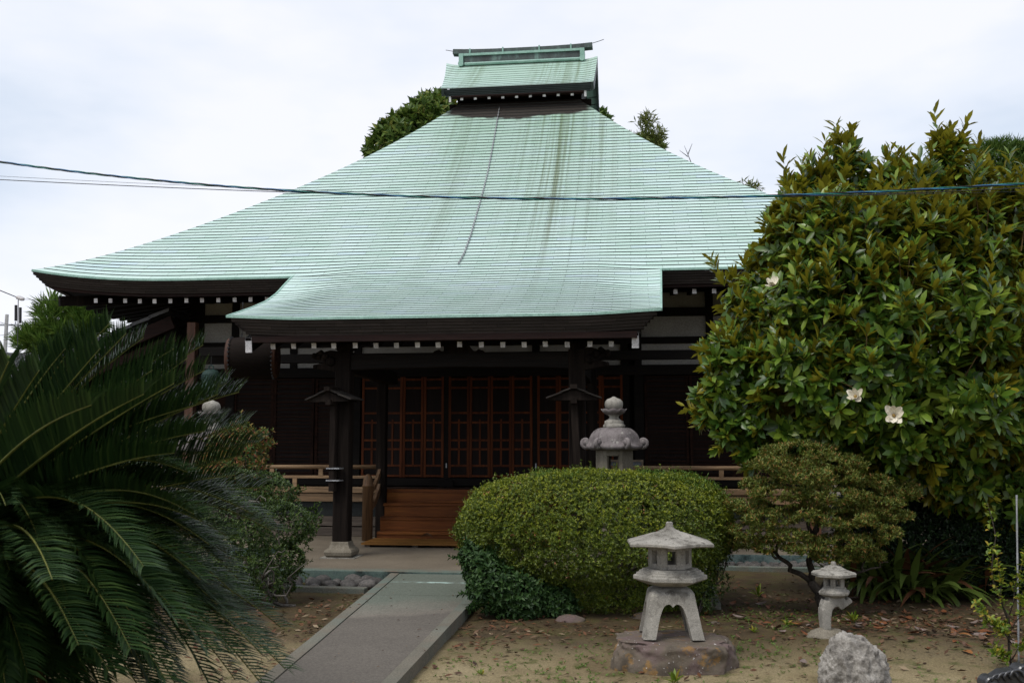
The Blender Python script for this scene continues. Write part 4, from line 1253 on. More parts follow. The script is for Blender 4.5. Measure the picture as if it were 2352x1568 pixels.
m_.v = [(p[0] + .045, p[1], p[2]) for p in m_.v]; m_.build('fire_box', MT['stone'], sl2, bevel=.003)
m_ = MB(); m_.polar([(.02, .60), (.16, .60), (.235, .615), (.24, .64), (.225, .652), (.14, .672), (.135, .685), (.10, .693), (.092, .705), (.05, .715), (.03, .722), (.028, .748), (.018, .758), (.002, .759)], 36, hexr, lambda A, r: .006 * mnoise.noise(Vector((math.cos(A) * 5, math.sin(A) * 5, r * 30))), c=(.045, 0, 0), ph=.1)
m_.build('roof', MT['stone'], sl2, bevel=.003)
rock('footing_stone', 'rough low footing stone under the small hooked lantern', (sp_[0], sp_[1] + .02, .03), (.20, .17, .12), MT['stone_buff'], 21, 4, .25, 1.6, .1, 4, cat='rock')

# tall lantern, base hidden by the clipped bush, and its twin on the left
def tall_lantern(loc, rz, label):
    t = thing('stone_lantern', label, 'lantern', loc, rz, None)
    mv = MT['stone_mauve']
    m_ = MB(); m_.polar([(.55, 0), (.55, .18), (.42, .20), (.40, .34), (.30, .36)], 6); m_.build('base', MT['stone_buff'], t, bevel=.01)
    m_ = MB(); m_.polar([(.24, .35), (.21, .45), (.20, .8), (.22, .84), (.22, .88), (.20, .92), (.20, 1.15), (.25, 1.2)], 24); m_.build('shaft', MT['stone_buff'], t, bevel=.005)
    m_ = MB(); m_.polar([(.22, 1.19), (.38, 1.28), (.43, 1.36), (.43, 1.43), (.36, 1.46), (.1, 1.462)], 6); m_.build('platform', MT['stone_buff'], t, bevel=.008)
    m_ = MB(); hex_box(m_, .275, 1.46, 1.93, 1.56, 1.84, .62, .06, -math.pi / 6 * 0 , open_sides=(1, 4)); m_.build('fire_box', MT['stone_buff'], t, bevel=.008)
    def lob(A, r, z):
        a = (A % (math.pi / 3)) / (math.pi / 3)                     # 0 at corner ribs
        return 1 - .085 * math.sin(math.pi * a) ** 1.2 * min(1, r / .3)
    def lz(A, r):
        a = (A % (math.pi / 3)) / (math.pi / 3)
        return .05 * (1 - math.sin(math.pi * a)) ** 2 * max(0, (r - .3) / .2) - .012 * math.exp(-((min(a, 1 - a)) / .045) ** 2) + .012 * math.exp(-((min(a, 1 - a)) / .09) ** 2)
    m_ = MB(); m_.polar([(.05, 1.935), (.28, 1.92), (.36, 1.925), (.415, 1.945), (.428, 1.965), (.422, 1.99), (.395, 2.01), (.375, 2.05), (.36, 2.10), (.338, 2.15), (.30, 2.20), (.245, 2.235), (.19, 2.248), (.12, 2.25), (.02, 2.25)], 72, lob, lz)
    m_.build('roof', mv, t, smooth=True)
    for k in range(6):                                            # curled corner scrolls
        A = k * math.pi / 3; c, s_ = math.cos(A), math.sin(A)
        sp = []
        for q in range(16):
            th = -1.9 + q * .42; rr = .07 * (1 - q / 22)
            u = .415 + rr * math.cos(th); z = 2.035 + rr * math.sin(th)
            sp.append((u * c, u * s_, z))
        m_ = MB(); m_.tube([(.34 * c, .34 * s_, 1.985), (.38 * c, .38 * s_, 1.972)] + sp, [.04, .036, .036, .034, .03, .03, .026, .024, .02], 8)
        for sx in (-1, 1): m_.tube([(.415 * c, .415 * s_, 2.035), (.415 * c - sx * .04 * s_, .415 * s_ + sx * .04 * c, 2.035)], [.05, .042], 10)
        m_.build('scroll', mv, t, smooth=True)
    m_ = MB(); m_.polar([(.03, 2.245), (.155, 2.25), (.16, 2.262), (.16, 2.292), (.145, 2.30), (.138, 2.32), (.14, 2.345), (.115, 2.36), (.08, 2.38), (.068, 2.40), (.07, 2.42), (.10, 2.44)], 28); m_.build('neck', MT['stone'], t, smooth=True)
    m_ = MB(); m_.polar([(.05, 2.43), (.11, 2.438), (.155, 2.465), (.182, 2.505), (.17, 2.51), (.11, 2.48), (.02, 2.475)], 48, lambda A, r, z: 1 + .07 * abs(math.cos(4 * A)), lambda A, r: .02 * abs(math.cos(4 * A)) * (r / .18) ** 2); m_.build('lotus', MT['stone_mauve'], t, smooth=True)
    m_ = MB(); m_.polar([(.03, 2.485), (.09, 2.50), (.125, 2.54), (.136, 2.59), (.128, 2.635), (.10, 2.668), (.055, 2.685), (.03, 2.697), (.02, 2.706), (.002, 2.708)], 28); m_.build('jewel', MT['stone'], t, smooth=True)
    return t
pR = at_d(1411, 1030, 14.6)
kk = pR[2] - 1.945
tall_lantern((pR[0], pR[1], kk), R(-3), 'tall stone lantern with a curled mushroom roof rising behind the big clipped bush')
pLn = at_d(484, 985, 14.9)
tall_lantern((pLn[0], pLn[1], pLn[2] - 2.27), R(14), 'tall weathered stone lantern half hidden by palm fronds and the left bush')
# low stones at the foot of the big bush
for (px, py, r_, sd) in ((1310, 1425, .17, 31), (1475, 1418, .14, 33), (1640, 1432, .08, 35)):
    p = at_z(px, py, .0)
    rock('garden_stone', {31: 'mossy half buried stone at the foot of the big clipped bush', 33: 'dark stone in the shade behind the flat boulder', 35: 'small stone right of the flat boulder'}[sd], (p[0], p[1], -.01), (r_, r_ * .7, r_ * .5), MT['boulder'], sd, 3, .25, 1.5)
# ridge-end roof tile lying on the ground, bottom right corner
po = at_z(2325, 1590, 0.0)
tl = thing('ridge_tile', 'dark glazed ridge end roof tile with scroll discs at the bottom right corner', 'roof tile', (po[0] + .10, po[1] + .02, -.01), R(12))
glz = mottled('glazed_tile', [(.3, (.022, .023, .026)), (.7, (.05, .052, .058))], 5, .28, .6)
m_ = MB()
o_ = [(-.36, 0), (-.34, .07), (-.27, .14), (-.18, .19), (-.08, .20), (.0, .205), (.1, .24), (.3, .26), (.5, .22), (.5, 0)]
m_.prism(o_, -.05, .10, 'y'); m_.build('tile_body', glz, tl, fixn=True, bevel=.01)
def disc(x, z, r, y=-.06):
    m_ = MB(); 
    prof = [(r, .12), (r, 0), (r * .86, -.012), (r * .72, 0.0), (r * .45, 0.0), (r * .42, -.012), (r * .2, -.014), (.002, -.014)]
    m_.polar(prof, 24); m_.v = [(x + p[0], y + p[2], z + p[1]) for p in m_.v]
    return m_.build('scroll_disc', glz, tl, smooth=False)
disc(-.02, .17, .075); disc(.13, .245, .085); disc(-.30, .09, .07)
for i in range(4):
    m_ = MB()
    P = [(-.25 + .05 * i + .06 * math.cos(a), -.06 - .006 * i, .12 + .012 * i + .055 * math.sin(a)) for a in np.linspace(0, math.pi, 9)]
    m_.tube(P, .012, 6); m_.build('scale_ridge', glz, tl, smooth=True)

# ------------------------------------------------------------------ plants
LM = {}
LM['azalea'] = leaf_mat('azalea_leaf', [(0, (.034, .058, .006)), (.45, (.075, .115, .009)), (.8, (.135, .175, .014)), (1, (.20, .23, .025))], None, .42, .35, .2)
LM['azalea2'] = leaf_mat('azalea_leaf_dark', [(0, (.016, .036, .009)), (.5, (.036, .070, .012)), (.85, (.065, .11, .016)), (1, (.11, .15, .025))], None, .42, .35, .2)
LM['broad'] = leaf_mat('broad_leaf', [(0, (.012, .034, .009)), (.6, (.026, .062, .014)), (1, (.05, .10, .024))], None, .5, .25, .15)
LM['nandina'] = leaf_mat('nandina_leaf', [(0, (.035, .075, .018)), (.45, (.08, .13, .025)), (.7, (.19, .17, .03)), (.88, (.26, .12, .035)), (1, (.32, .08, .05))], None, .45, .35, .25)
LM['prune'] = leaf_mat('pruned_leaf', [(0, (.06, .095, .016)), (.5, (.12, .155, .024)), (.82, (.19, .19, .035)), (1, (.32, .14, .05))], None, .5, .3, .2)
LM['magnolia'] = leaf_mat('magnolia_leaf', [(0, (.022, .060, .010)), (.45, (.065, .13, .015)), (.8, (.14, .22, .022)), (1, (.22, .29, .04))],
                          [(0, (.13, .12, .012)), (.5, (.23, .205, .016)), (1, (.32, .295, .03))], .32, .4, .28)
LM['aspi'] = leaf_mat('broad_blade', [(0, (.020, .040, .010)), (.5, (.05, .085, .016)), (.8, (.12, .15, .025)), (1, (.24, .23, .04))], None, .4, .3, .15)
LM['sapling'] = leaf_mat('sapling_leaf', [(0, (.07, .13, .015)), (.5, (.15, .22, .02)), (.85, (.28, .29, .03)), (1, (.38, .26, .04))], None, .45, .35, .3)
LM['hedge'] = leaf_mat('hedge_leaf', [(0, (.006, .016, .005)), (.7, (.014, .032, .010)), (1, (.03, .06, .015))], None, .45, .3, .1)
LM['ever'] = leaf_mat('evergreen_leaf', [(0, (.04, .08, .016)), (.5, (.09, .15, .026)), (.9, (.17, .23, .04)), (1, (.25, .23, .055))], None, .5, .3, .2)
LM['pine'] = leaf_mat('pine_needle', [(0, (.05, .11, .018)), (.5, (.10, .19, .028)), (1, (.18, .27, .05))], None, .5, .3, .2)
LM['pine2'] = leaf_mat('pine_needle_dark', [(0, (.045, .095, .016)), (.5, (.09, .165, .026)), (1, (.16, .24, .045))], None, .5, .3, .2)
LM['bamboo'] = leaf_mat('bamboo_leaf', [(0, (.09, .12, .025)), (1, (.2, .22, .06))], None, .5, .3, .3)
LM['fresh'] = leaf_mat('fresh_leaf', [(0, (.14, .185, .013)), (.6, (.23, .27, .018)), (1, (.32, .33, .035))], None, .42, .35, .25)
LM['fern'] = leaf_mat('fern_leaf', [(0, (.07, .14, .02)), (1, (.13, .22, .035))], None, .5, .3, .3)
LM['faded'] = leaf_mat('faded_petal', [(0, (.22, .09, .04)), (.6, (.36, .17, .08)), (1, (.5, .32, .2))], None, .8, .2, .2)
LM['litter'] = leaf_mat('leaf_litter', [(0, (.03, .014, .008)), (.35, (.07, .030, .013)), (.65, (.125, .048, .018)), (.88, (.11, .075, .045)), (1, (.24, .18, .11))], None, .7, .3, .05)
BARK = mottled('bark', [(.3, (.022, .018, .014)), (.55, (.055, .045, .036)), (.8, (.11, .095, .08))], 9, .9, .2, (1, 1, .35), 60, .5, .6, .01)
BARKG = mottled('bark_grey', [(.3, (.06, .052, .045)), (.7, (.17, .155, .135))], 9, .9, .2, (1, 1, .35), 60, .5, .6, .01)

def cloud(name, parent, mat, args, fold=.25, droop=.1, big=False, stuff=False):
    v, t = leaf_geo(*args, fold=fold, droop=droop, big=big)
    o = raw_mesh(name, v, t, mat, parent=parent)
    if stuff: o['kind'] = 'stuff'
    return o
def local(P, loc): return P - np.array(loc, float)
def cat(*aa): return tuple(np.concatenate(x) for x in zip(*aa))
def lump_px(lst, D, k=1.0, ry=None, rz=None):
    """(px, py, radius px[, depth offset, vertical squash]) -> ellipsoids at about D metres"""
    out = []
    for q in lst:
        d = D + (q[3] if len(q) > 3 else 0); sq = q[4] if len(q) > 4 else 1
        c = at_d(q[0], q[1], d); r_ = q[2] * mpp(d) * k
        out.append((c, (r_, r_ * (ry or 1), r_ * sq * (rz or 1))))
    return out
UPV = np.array([0, 0, 1.0])
def shrub(name, label, cat_, lumps, base, mat, dens, k, Ln, W, rng, th=(.5, 1.25), up=.5, e=2.0, bump=.06, bf=2.2, inner=.5, group=None, stems=None, part='foliage', smat=None, zmin=-9, big=False, stuffpart=False, shell=(.92, 1.04), stray=.03, gap=None):
    t = thing(name, label, cat_, base, 0, group)
    P, N = lumps_surface(lumps, dens, rng, e, bump=bump, bfreq=bf, shell=shell, zmin=zmin)
    if gap: gm = gaps(P, gap[0], gap[1]); P, N = P[gm], N[gm]
    A = unit(N + up * UPV)
    g = [rosettes(P, A, k, th, Ln, W, rng)]
    if inner:
        P2, N2 = lumps_surface(lumps, dens * inner, rng, e, keep=.8, shell=(.62, .9), zmin=zmin)
        g.append(rosettes(P2, unit(N2 + up * UPV), max(3, k - 2), (.6, 1.5), Ln * 1.15, W * 1.2, rng))
    if stray:
        m = rng.uniform(0, 1, len(P)) < stray; B = np.repeat(P[m], 4, 0) + np.repeat(A[m], 4, 0) * np.tile(np.linspace(.02, .11, 4), m.sum())[:, None]
        g.append(rosettes(B, np.repeat(A[m], 4, 0), 3, (.4, 1.0), Ln, W, rng))
    P_, D_, N_, L_, W_ = cat(*g)
    o = cloud(part, t, mat, (local(P_, base), D_, N_, L_, W_), big=big)
    if stuffpart: o['kind'] = 'stuff'
    if stems:
        for pts, r_ in stems:
            m_ = MB(); m_.tube([local(np.array(p, float), base) for p in pts], r_, 7); m_.build('stem', smat or BARK, t, smooth=True)
    return t
def wig(p, q, n, amp, seed, sag=0):
    p, q = np.array(p, float), np.array(q, float); L_ = np.linalg.norm(q - p)
    out = []
    for i in range(n + 1):
        t = i / n; w = math.sin(math.pi * t)
        o = np.array([mnoise.noise(Vector((t * 3.1, seed * 5.1, 1))), mnoise.noise(Vector((t * 3.1, seed * 5.1, 9))), mnoise.noise(Vector((t * 3.1, seed * 5.1, 17)))])
        out.append(p + (q - p) * t + o * amp * L_ * w * 2 - UPV * sag * w)
    return out

rg = np.random.default_rng(11)
# the big clipped azalea
cB = at_d(1362, 1212, 12.75)
lumpsB = [(cB, (1.66, 1.25, .70)), (cB + (.95, .25, .03), (.80, .95, .62)), (cB + (-.75, -.05, -.05), (.92, 1.05, .66)), (cB + (.1, -.55, -.12), (1.2, .75, .52)), (cB + (.15, -.15, -.62), (1.15, .7, .40)), (cB + (.95, .0, -.55), (.55, .6, .42))]
baseB = (cB[0], cB[1], 0)
st = []
for i in range(9):
    a = rg.uniform(0, 6.28)
    st.append((wig((cB[0] + .25 * math.cos(a), cB[1] + .2 * math.sin(a), 0), (cB[0] + 1.1 * math.cos(a), cB[1] + .8 * math.sin(a), cB[2] - .1), 6, .12, i), (.035, .012)))
bush = shrub('clipped_shrub', 'big rounded clipped azalea bush in the middle of the garden right of the path', 'bush', lumpsB, baseB, LM['azalea'], 1050, 6, .036, .0135, rg, (.45, 1.25), .45, 2.35, .06, 3.6, .35, stems=st, gap=(5.5, .30))
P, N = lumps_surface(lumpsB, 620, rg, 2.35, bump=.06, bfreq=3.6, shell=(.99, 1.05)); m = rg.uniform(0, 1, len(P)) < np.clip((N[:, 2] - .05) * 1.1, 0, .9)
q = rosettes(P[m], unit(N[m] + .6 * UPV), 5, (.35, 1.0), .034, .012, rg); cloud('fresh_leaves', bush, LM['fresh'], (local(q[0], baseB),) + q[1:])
P, N = lumps_surface(lumpsB, 260, rg, 2.35, bump=.035, bfreq=3.2, shell=(1.0, 1.05))
pc = at_d(1165, 1138, 12.3)
dd = np.linalg.norm(P - pc, axis=1)
sel = (dd < .3) & (rg.uniform(0, 1, len(P)) < np.exp(-(dd / .17) ** 2)) | (rg.uniform(0, 1, len(P)) < .022)
Q = np.repeat(P[sel], 3, 0) + rg.normal(0, .015, (sel.sum() * 3, 3)); D = sphere_dirs(len(Q), rg); D[:, 2] *= .4
cloud('faded_blossoms', bush, LM['faded'], (local(Q, baseB), D, np.tile(UPV, (len(Q), 1)) + rg.normal(0, .4, Q.shape), rg.uniform(.025, .05, len(Q)), rg.uniform(.012, .02, len(Q))), stuff=True)
fern = []
for (px, py, s_, D_) in ((1255, 1106, .15, 12.6), (1300, 1118, .16, 12.5), (1500, 1104, .2, 12.7), (1585, 1112, .22, 12.7), (1640, 1122, .15, 12.8), (1420, 1110, .12, 12.7)):
    c = at_d(px, py, D_)
    m = (np.abs(P - c) < (s_, s_ * 2, s_)).all(1); F = P[m] + N[m] * .03
    for _ in range(3):
        fern.append((F + rg.normal(0, .02, F.shape), unit(rg.normal(0, 1, F.shape) + (0, -.2, .5)), np.tile(UPV, (len(F), 1)) + rg.normal(0, .3, F.shape), np.full(len(F), .055), np.full(len(F), .011)))
Fg = cat(*fern)
tag(cloud('fern_sprigs', None, LM['fern'], Fg), 'light green ferny sprigs growing through the top of the big clipped bush', 'fern', kind='stuff')
# dark broad-leaved shrub under its left end
lb = lump_px([(1105, 1300, 42, 0), (1130, 1345, 55, -.1), (1200, 1370, 60, -.1), (1270, 1385, 50, 0), (1085, 1275, 28, .1)], 11.9, ry=.9)
shrub('shrub', 'dark broad leaved shrub growing below the left end of the big clipped bush', 'bush', lb, (lb[1][0][0], lb[1][0][1], 0), LM['broad'], 420, 4, .065, .032, rg, (.7, 1.5), .25, inner=.6, zmin=.02)
lb2 = lump_px([(1615, 1290, 40, .5), (1640, 1335, 34, .3), (1600, 1380, 40, .1), (1655, 1275, 25, .5)], 12.0)
shrub('shrub', 'small dark straggly shrub behind the wide-roofed lantern at the right end of the big bush', 'bush', lb2, (lb2[2][0][0], lb2[2][0][1], 0), LM['azalea2'], 380, 4, .035, .013, rg, inner=.4, zmin=.02,
      stems=[(wig(at_z(1600, 1415, 0), at_d(1650, 1270, 12.6), 6, .08, 3), (.016, .006)), (wig(at_z(1600, 1415, 0), at_d(1690, 1225, 12.7), 6, .08, 8), (.014, .005))])

# azalea left of the path, loose and twiggy
lL = lump_px([(380, 1290, 90, .2, .9), (430, 1350, 80, 0, .8), (500, 1365, 70, -.1, .8), (560, 1128, 62, .5, .75), (625, 1132, 60, .5, .7), (682, 1205, 50, .2, .9), (640, 1200, 75, .2, .8), (560, 1215, 95, 0, .85), (470, 1190, 95, .3, .8), (420, 1240, 75, .4), (490, 1290, 90, -.1, .8), (590, 1305, 78, -.2, .8), (650, 1285, 50, -.1, .8), (610, 1345, 55, -.3, .8), (560, 1360, 60, -.3, .8)], 12.9)
baseL = at_z(600, 1405, 0)
st = []
for i, (px, py, d_) in enumerate(((640, 1215, 12.8), (560, 1200, 12.7), (690, 1280, 12.6), (500, 1270, 12.5), (600, 1130, 13.2), (660, 1340, 12.2), (470, 1180, 13.1))):
    if i < 4: st.append((wig(baseL + (.12 * i - .1, .5, .0), at_d(px, py, d_ + .2), 8, .16, i + 3), (.022, .016, .008)))
for i, (a, c_) in enumerate((((600, 1400), (705, 1290)), ((600, 1330), (655, 1262)), ((620, 1350), (640, 1300)), ((560, 1175), (610, 1150)), ((545, 1190), (560, 1150)), ((585, 1320), (560, 1280)))):
    st.append((wig(at_d(*a, 12.5), at_d(*c_, 11.95), 9, .16, i + 20), (.016, .010, .004)))
shrub('azalea_shrub', 'loose dark azalea shrub with bare grey twigs left of the path', 'bush', lL, baseL, LM['azalea2'], 620, 6, .042, .0155, rg, (.5, 1.3), .4, 2.0, .34, 3.4, .3, gap=(3.6, .16), stray=.05, stems=st, smat=BARKG, zmin=.1)
# nandina behind it
lN = lump_px([(545, 1000, 32, 0), (520, 1030, 42, 0), (565, 1035, 45, 0), (500, 1065, 45, 0), (570, 1075, 38, -.1), (600, 1010, 22, 0), (530, 1090, 45, -.1)], 13.7)
bN = at_z(540, 1380, 0); bN = (bN[0], 13.6, 0)
t = shrub('nandina', 'nandina shrub with reddish yellow tips behind the left azalea', 'bush', lN, (lN[1][0][0], lN[1][0][1], 0), LM['nandina'], 230, 6, .06, .02, rg, (.3, 1.3), .3, inner=.7, bump=.2, bf=5,
          stems=[(wig((lN[1][0][0] + .1 * i, lN[1][0][1], 0), lN[i][0], 6, .05, i), (.012, .006)) for i in range(6)])
bl_ = []
for i, (px, py) in enumerate(((590, 1010), (602, 1003), (614, 997), (624, 990), (540, 985), (555, 982))):
    bl_.append(at_d(px, py, 13.5))
bl_ = np.array(bl_); q = rosettes(bl_, np.tile((.5, 0, .8), (len(bl_), 1)), 6, (.4, 1.3), .055, .018, rg)
cloud('shoot_tips', t, LM['nandina'], (local(q[0], (lN[1][0][0], lN[1][0][1], 0)),) + q[1:])

# the crooked pruned tree, foliage in flat pads
padpx = [(1835, 1040, 92, 0, .42), (1800, 1068, 82, -.2, .38), (1920, 1065, 80, -.1, .42), (1870, 1095, 105, -.3, .32), (1745, 1112, 50, 0, .5), (1690, 1160, 45, .1, .5), (1680, 1215, 40, 0, .5), (1790, 1135, 75, -.3, .36), (1900, 1140, 95, -.4, .34), (1985, 1105, 62, -.1, .42), (2060, 1135, 62, 0, .45), (2010, 1160, 70, -.3, .4),
         (1725, 1165, 66, 0, .45), (1770, 1192, 72, -.3, .42), (1735, 1222, 64, -.2, .5), (1845, 1178, 70, -.5, .4), (1930, 1192, 90, -.5, .38), (1995, 1222, 76, -.4, .42), (1815, 1232, 52, -.5, .45), (1945, 1248, 86, -.5, .4), (2040, 1185, 60, -.2, .4), (1778, 1258, 52, -.3, .45), (1850, 1262, 50, -.6, .4), (1915, 1280, 56, -.5, .4), (1985, 1275, 56, -.4, .42), (1700, 1248, 48, 0, .5), (2075, 1120, 40, .2, .5), (2000, 1180, 45, .3, .5), (1880, 1060, 70, .5, .5)]
lp_ = lump_px(padpx, 12.3, .84, rz=.62)
bP = np.array([*at_z(1893, 1405, .05)[:2], .05])
pt = thing('pruned_tree', 'crooked pruned tree with flat cloud-like foliage pads behind the small lantern', 'tree', bP)
P, N = lumps_surface(lp_, 800, rg, 2.0, keep=.85, bump=.22, bfreq=5, shell=(.8, 1.15))
gm = gaps(P, 4.5, .22); P, N = P[gm], N[gm]
q = rosettes(P, unit(N * .6 + UPV * .9 + rg.normal(0, .3, N.shape)), 5, (.3, 1.1), .05, .015, rg)
cloud('crown', pt, LM['prune'], (local(q[0], bP),) + q[1:])
f1 = at_d(1862, 1335, 12.3); f2 = at_d(1905, 1330, 12.4); f3 = at_d(1820, 1305, 12.3)
def br(parent, base, p, q_, r_, n=7, amp=.13, seed=0, name='branch', mat=BARK):
    m_ = MB(); m_.tube([local(a, base) for a in wig(p, q_, n, amp, seed)], r_, 8); return m_.build(name, mat, parent, smooth=True)
br(pt, bP, bP - (0, 0, .08), at_d(1885, 1365, 12.25), (.075, .06), 6, .1, 1, 'trunk')
g0 = at_d(1885, 1365, 12.25)
br(pt, bP, g0, f1, (.06, .05), 4, .1, 2, 'trunk'); br(pt, bP, g0, f2, (.05, .04), 4, .1, 4)
for i, (s0, px, py, d_, r0) in enumerate(((f1, 1868, 1230, 12.2, .045), (f1, 1790, 1280, 12.2, .035), (f2, 1930, 1260, 12.1, .03), (f2, 1985, 1310, 12.2, .022))):
    e_ = at_d(px, py, d_); br(pt, bP, s0, e_, (r0, r0 * .7), 6, .1, i + 9)
    for j, (qx, qy) in enumerate({0: ((1835, 1130), (1900, 1145), (1800, 1085), (1930, 1100)), 1: ((1745, 1215), (1730, 1260), (1770, 1190)), 2: ((1985, 1215), (1945, 1180), (2040, 1150)), 3: ((2040, 1290), (1990, 1240))}[i]):
        br(pt, bP, e_, at_d(qx, qy, d_ + .05 * j), (r0 * .55, .008), 7, .14, i * 7 + j + 30)

# aspidistra clump: every blade a part
bA = np.array([*at_z(2095, 1372, .02)[:2], .02]) + (0, .25, 0)
asp = thing('blade_plant', 'clump of dark broad strap leaves under the magnolia behind the small lantern', 'plant', bA)
rA = np.random.default_rng(5)
def blade(L_, W_, az, el, bend, x0, y0):
    n = 9; pts = []; p = np.array([x0, y0, 0.0]); a = el
    for i in range(n):
        pts.append(p.copy()); s_ = L_ / (n - 1)
        p = p + s_ * np.array([math.cos(az) * math.cos(a), math.sin(az) * math.cos(a), math.sin(a)]); a -= bend / (n - 1)
    pts = np.array(pts); t = np.linspace(0, 1, n)
    w = W_ * np.where(t < .3, .10 + .9 * np.clip((t - .18) / .25, 0, 1), 1) * np.clip((1 - t) / .45, 0.02, 1) ** .7
    sd = np.array([-math.sin(az), math.cos(az), 0]); tw = rA.uniform(-.5, .5)
    P = np.zeros((n, 3, 3))
    for i in range(n):
        s2 = sd * math.cos(tw * t[i]) + UPV * math.sin(tw * t[i])
        P[i] = [pts[i] - s2 * w[i] / 2 + UPV * .12 * w[i], pts[i], pts[i] + s2 * w[i] / 2 + UPV * .12 * w[i]]
    return P
for i in range(270):
    az = rA.uniform(0, 6.28); L_ = rA.uniform(.6, 1.1)
    if i > 150: az = rA.uniform(-2.9, -.2)
    m_ = MB(); m_.grid(blade(L_, rA.uniform(.075, .12), az, rA.uniform(.5, 1.4), rA.uniform(.7, 2.2), rA.normal(0, .38), rA.normal(0, .2)))
    c_ = 'aspi' if rA.uniform() > .12 else 'litter'
    m_.build('leaf', LM[c_], asp, smooth=True)

# sapling tied to a thin grey stake at the right edge
bS = at_z(2325, 1540, 0)
sap = thing('sapling', 'yellow green sapling beside the grey stake at the right edge of the garden', 'tree', bS)
S0 = [wig(bS, at_d(2268, 1155, 9.3), 10, .05, 2), wig(bS + (0, 0, .4), at_d(2285, 1265, 9.1), 8, .08, 5), wig(bS + (0, 0, .25), at_d(2240, 1385, 9.0), 7, .08, 7), wig(bS + (0, 0, .5), at_d(2365, 1235, 9.2), 7, .08, 9), wig(bS + (0, 0, .3), at_d(2290, 1430, 9.0), 6, .08, 12), wig(bS + (0, 0, .35), at_d(2375, 1330, 9.0), 6, .08, 15), wig(bS + (0, 0, .1), at_d(2285, 1490, 9.0), 6, .08, 14), wig(bS + (0, 0, .1), at_d(2380, 1450, 9.0), 6, .08, 16)]
Ps, As = [], []
for k_, s_ in enumerate(S0):
    m_ = MB(); m_.tube([local(p, bS) for p in s_], (.012 if k_ == 0 else .006, .003), 6); m_.build('trunk' if k_ == 0 else 'branch', BARK, sap, smooth=True)
    s_ = np.array(s_); tt = np.linspace(.25, 1, 34) * (len(s_) - 1)
    Ps.append(np.stack([np.interp(tt, np.arange(len(s_)), s_[:, i]) for i in range(3)], 1)); As.append(np.tile(unit(s_[-1] - s_[0]), (34, 1)))
Ps, As = np.concatenate(Ps), np.concatenate(As)
q = rosettes(Ps + rg.normal(0, .022, Ps.shape), As, 3, (.5, 1.5), .05, .028, rg)
cloud('foliage', sap, LM['sapling'], (local(q[0], bS),) + q[1:], big=True)
sk = at_z(2340, 1528, 0)
m_ = MB(); pts = [np.array([0, 0, 0]), at_d(2335, 1137, at_z(2340, 1528, 0)[1] * 1.005) - sk]
pts = [pts[0] + (pts[1] - pts[0]) * t for t in np.linspace(0, 1, 16)]
m_.tube(pts, [.008 + (.002 if i % 3 == 0 else 0) for i in range(16)], 8)
tag(m_.build('stake', mottled('stake_grey', [(.3, (.14, .145, .15)), (.7, (.24, .245, .25))], 6, .6), smooth=True, loc=sk), 'thin grey bamboo-jointed stake supporting the sapling at the right edge', 'stake')

# dark hedge behind, on the right
hl = [((x, 14.75 + .2 * math.sin(x * 2), .85), (.75, .6, 1.05)) for x in np.arange(3.6, 10.5, .8)]
shrub('hedge', 'dark shady hedge under the magnolia on the right', 'hedge', hl, (6.5, 14.75, 0), LM['hedge'], 620, 5, .06, .026, rg, inner=.8, zmin=.0)
m_ = MB()

# ------------------------------------------------------------------ the magnolia
rM = np.random.default_rng(23)
mag_px = [(1955, 490, 95, 0), (1945, 395, 40, 0), (1940, 350, 22, 0), (1905, 440, 45, 0), (2020, 430, 50, 0), (2175, 385, 38, 0), (2165, 335, 16, 0), (2195, 340, 14, 0), (1845, 480, 50, 0), (1830, 440, 22, 0), (2090, 480, 75, .2), (2060, 425, 30, .1), (2210, 480, 85, .2), (2290, 470, 40, .2), (2300, 480, 90, .2), (1815, 500, 45, .1), (1810, 575, 85, -.2), (1755, 590, 30, .1), (1885, 425, 40, 0), (1985, 395, 38, 0), (2060, 390, 32, 0), (2120, 420, 45, 0), (2225, 405, 36, 0), (1910, 560, 140, -.4), (2060, 570, 150, -.4), (2230, 580, 150, -.2), (2340, 620, 120, 0),
          (1735, 690, 75, -.1), (1850, 710, 140, -.5), (2020, 720, 160, -.8), (2210, 730, 160, -.6), (2340, 780, 140, -.2), (1680, 790, 60, 0), (1700, 850, 90, -.3), (1820, 870, 130, -.8), (1990, 870, 150, -1.0), (2180, 880, 160, -.8), (2330, 920, 150, -.4), (1650, 930, 52, -.1), (1700, 960, 80, -.3), (1790, 960, 90, -.6), (1900, 980, 120, -.6), (2070, 990, 130, -.8), (2240, 1010, 120, -.5), (2350, 1050, 90, -.2), (1730, 1030, 45, -.3), (2130, 1060, 80, -.5), (2200, 1090, 80, -.3), (2290, 1120, 90, -.2), (2370, 1160, 90, 0), (2060, 1080, 55, -.3)]
lM = lump_px(mag_px, 13.6, .90)
bM = np.array([*at_z(2140, 1290, 0)[:2], 0]); bM[1] = 15.0; bM[0] = 4.9
mag = thing('magnolia_tree', 'large magnolia tree with glossy leaves, rusty undersides and white flowers on the right', 'tree', bM)
P, N = lumps_surface(lM, 30, rM, 2.0, keep=.86, shell=(.74, 1.18), bump=.14, bfreq=1.5)
gm = gaps(P, 1.5, .16); P, N = P[gm], N[gm]
z = P[:, 2]
upw = np.clip((z - 2.2) / 2.6, 0.15, 1.6)[:, None]
A = unit(N * .7 + upw * 1.25 * UPV + rM.normal(0, .22, N.shape))
k_ = 9
PP, D, NN, Ls, Ws = rosettes(P, A, k_, (.22, 1.1), .21, .07, rM, .15)
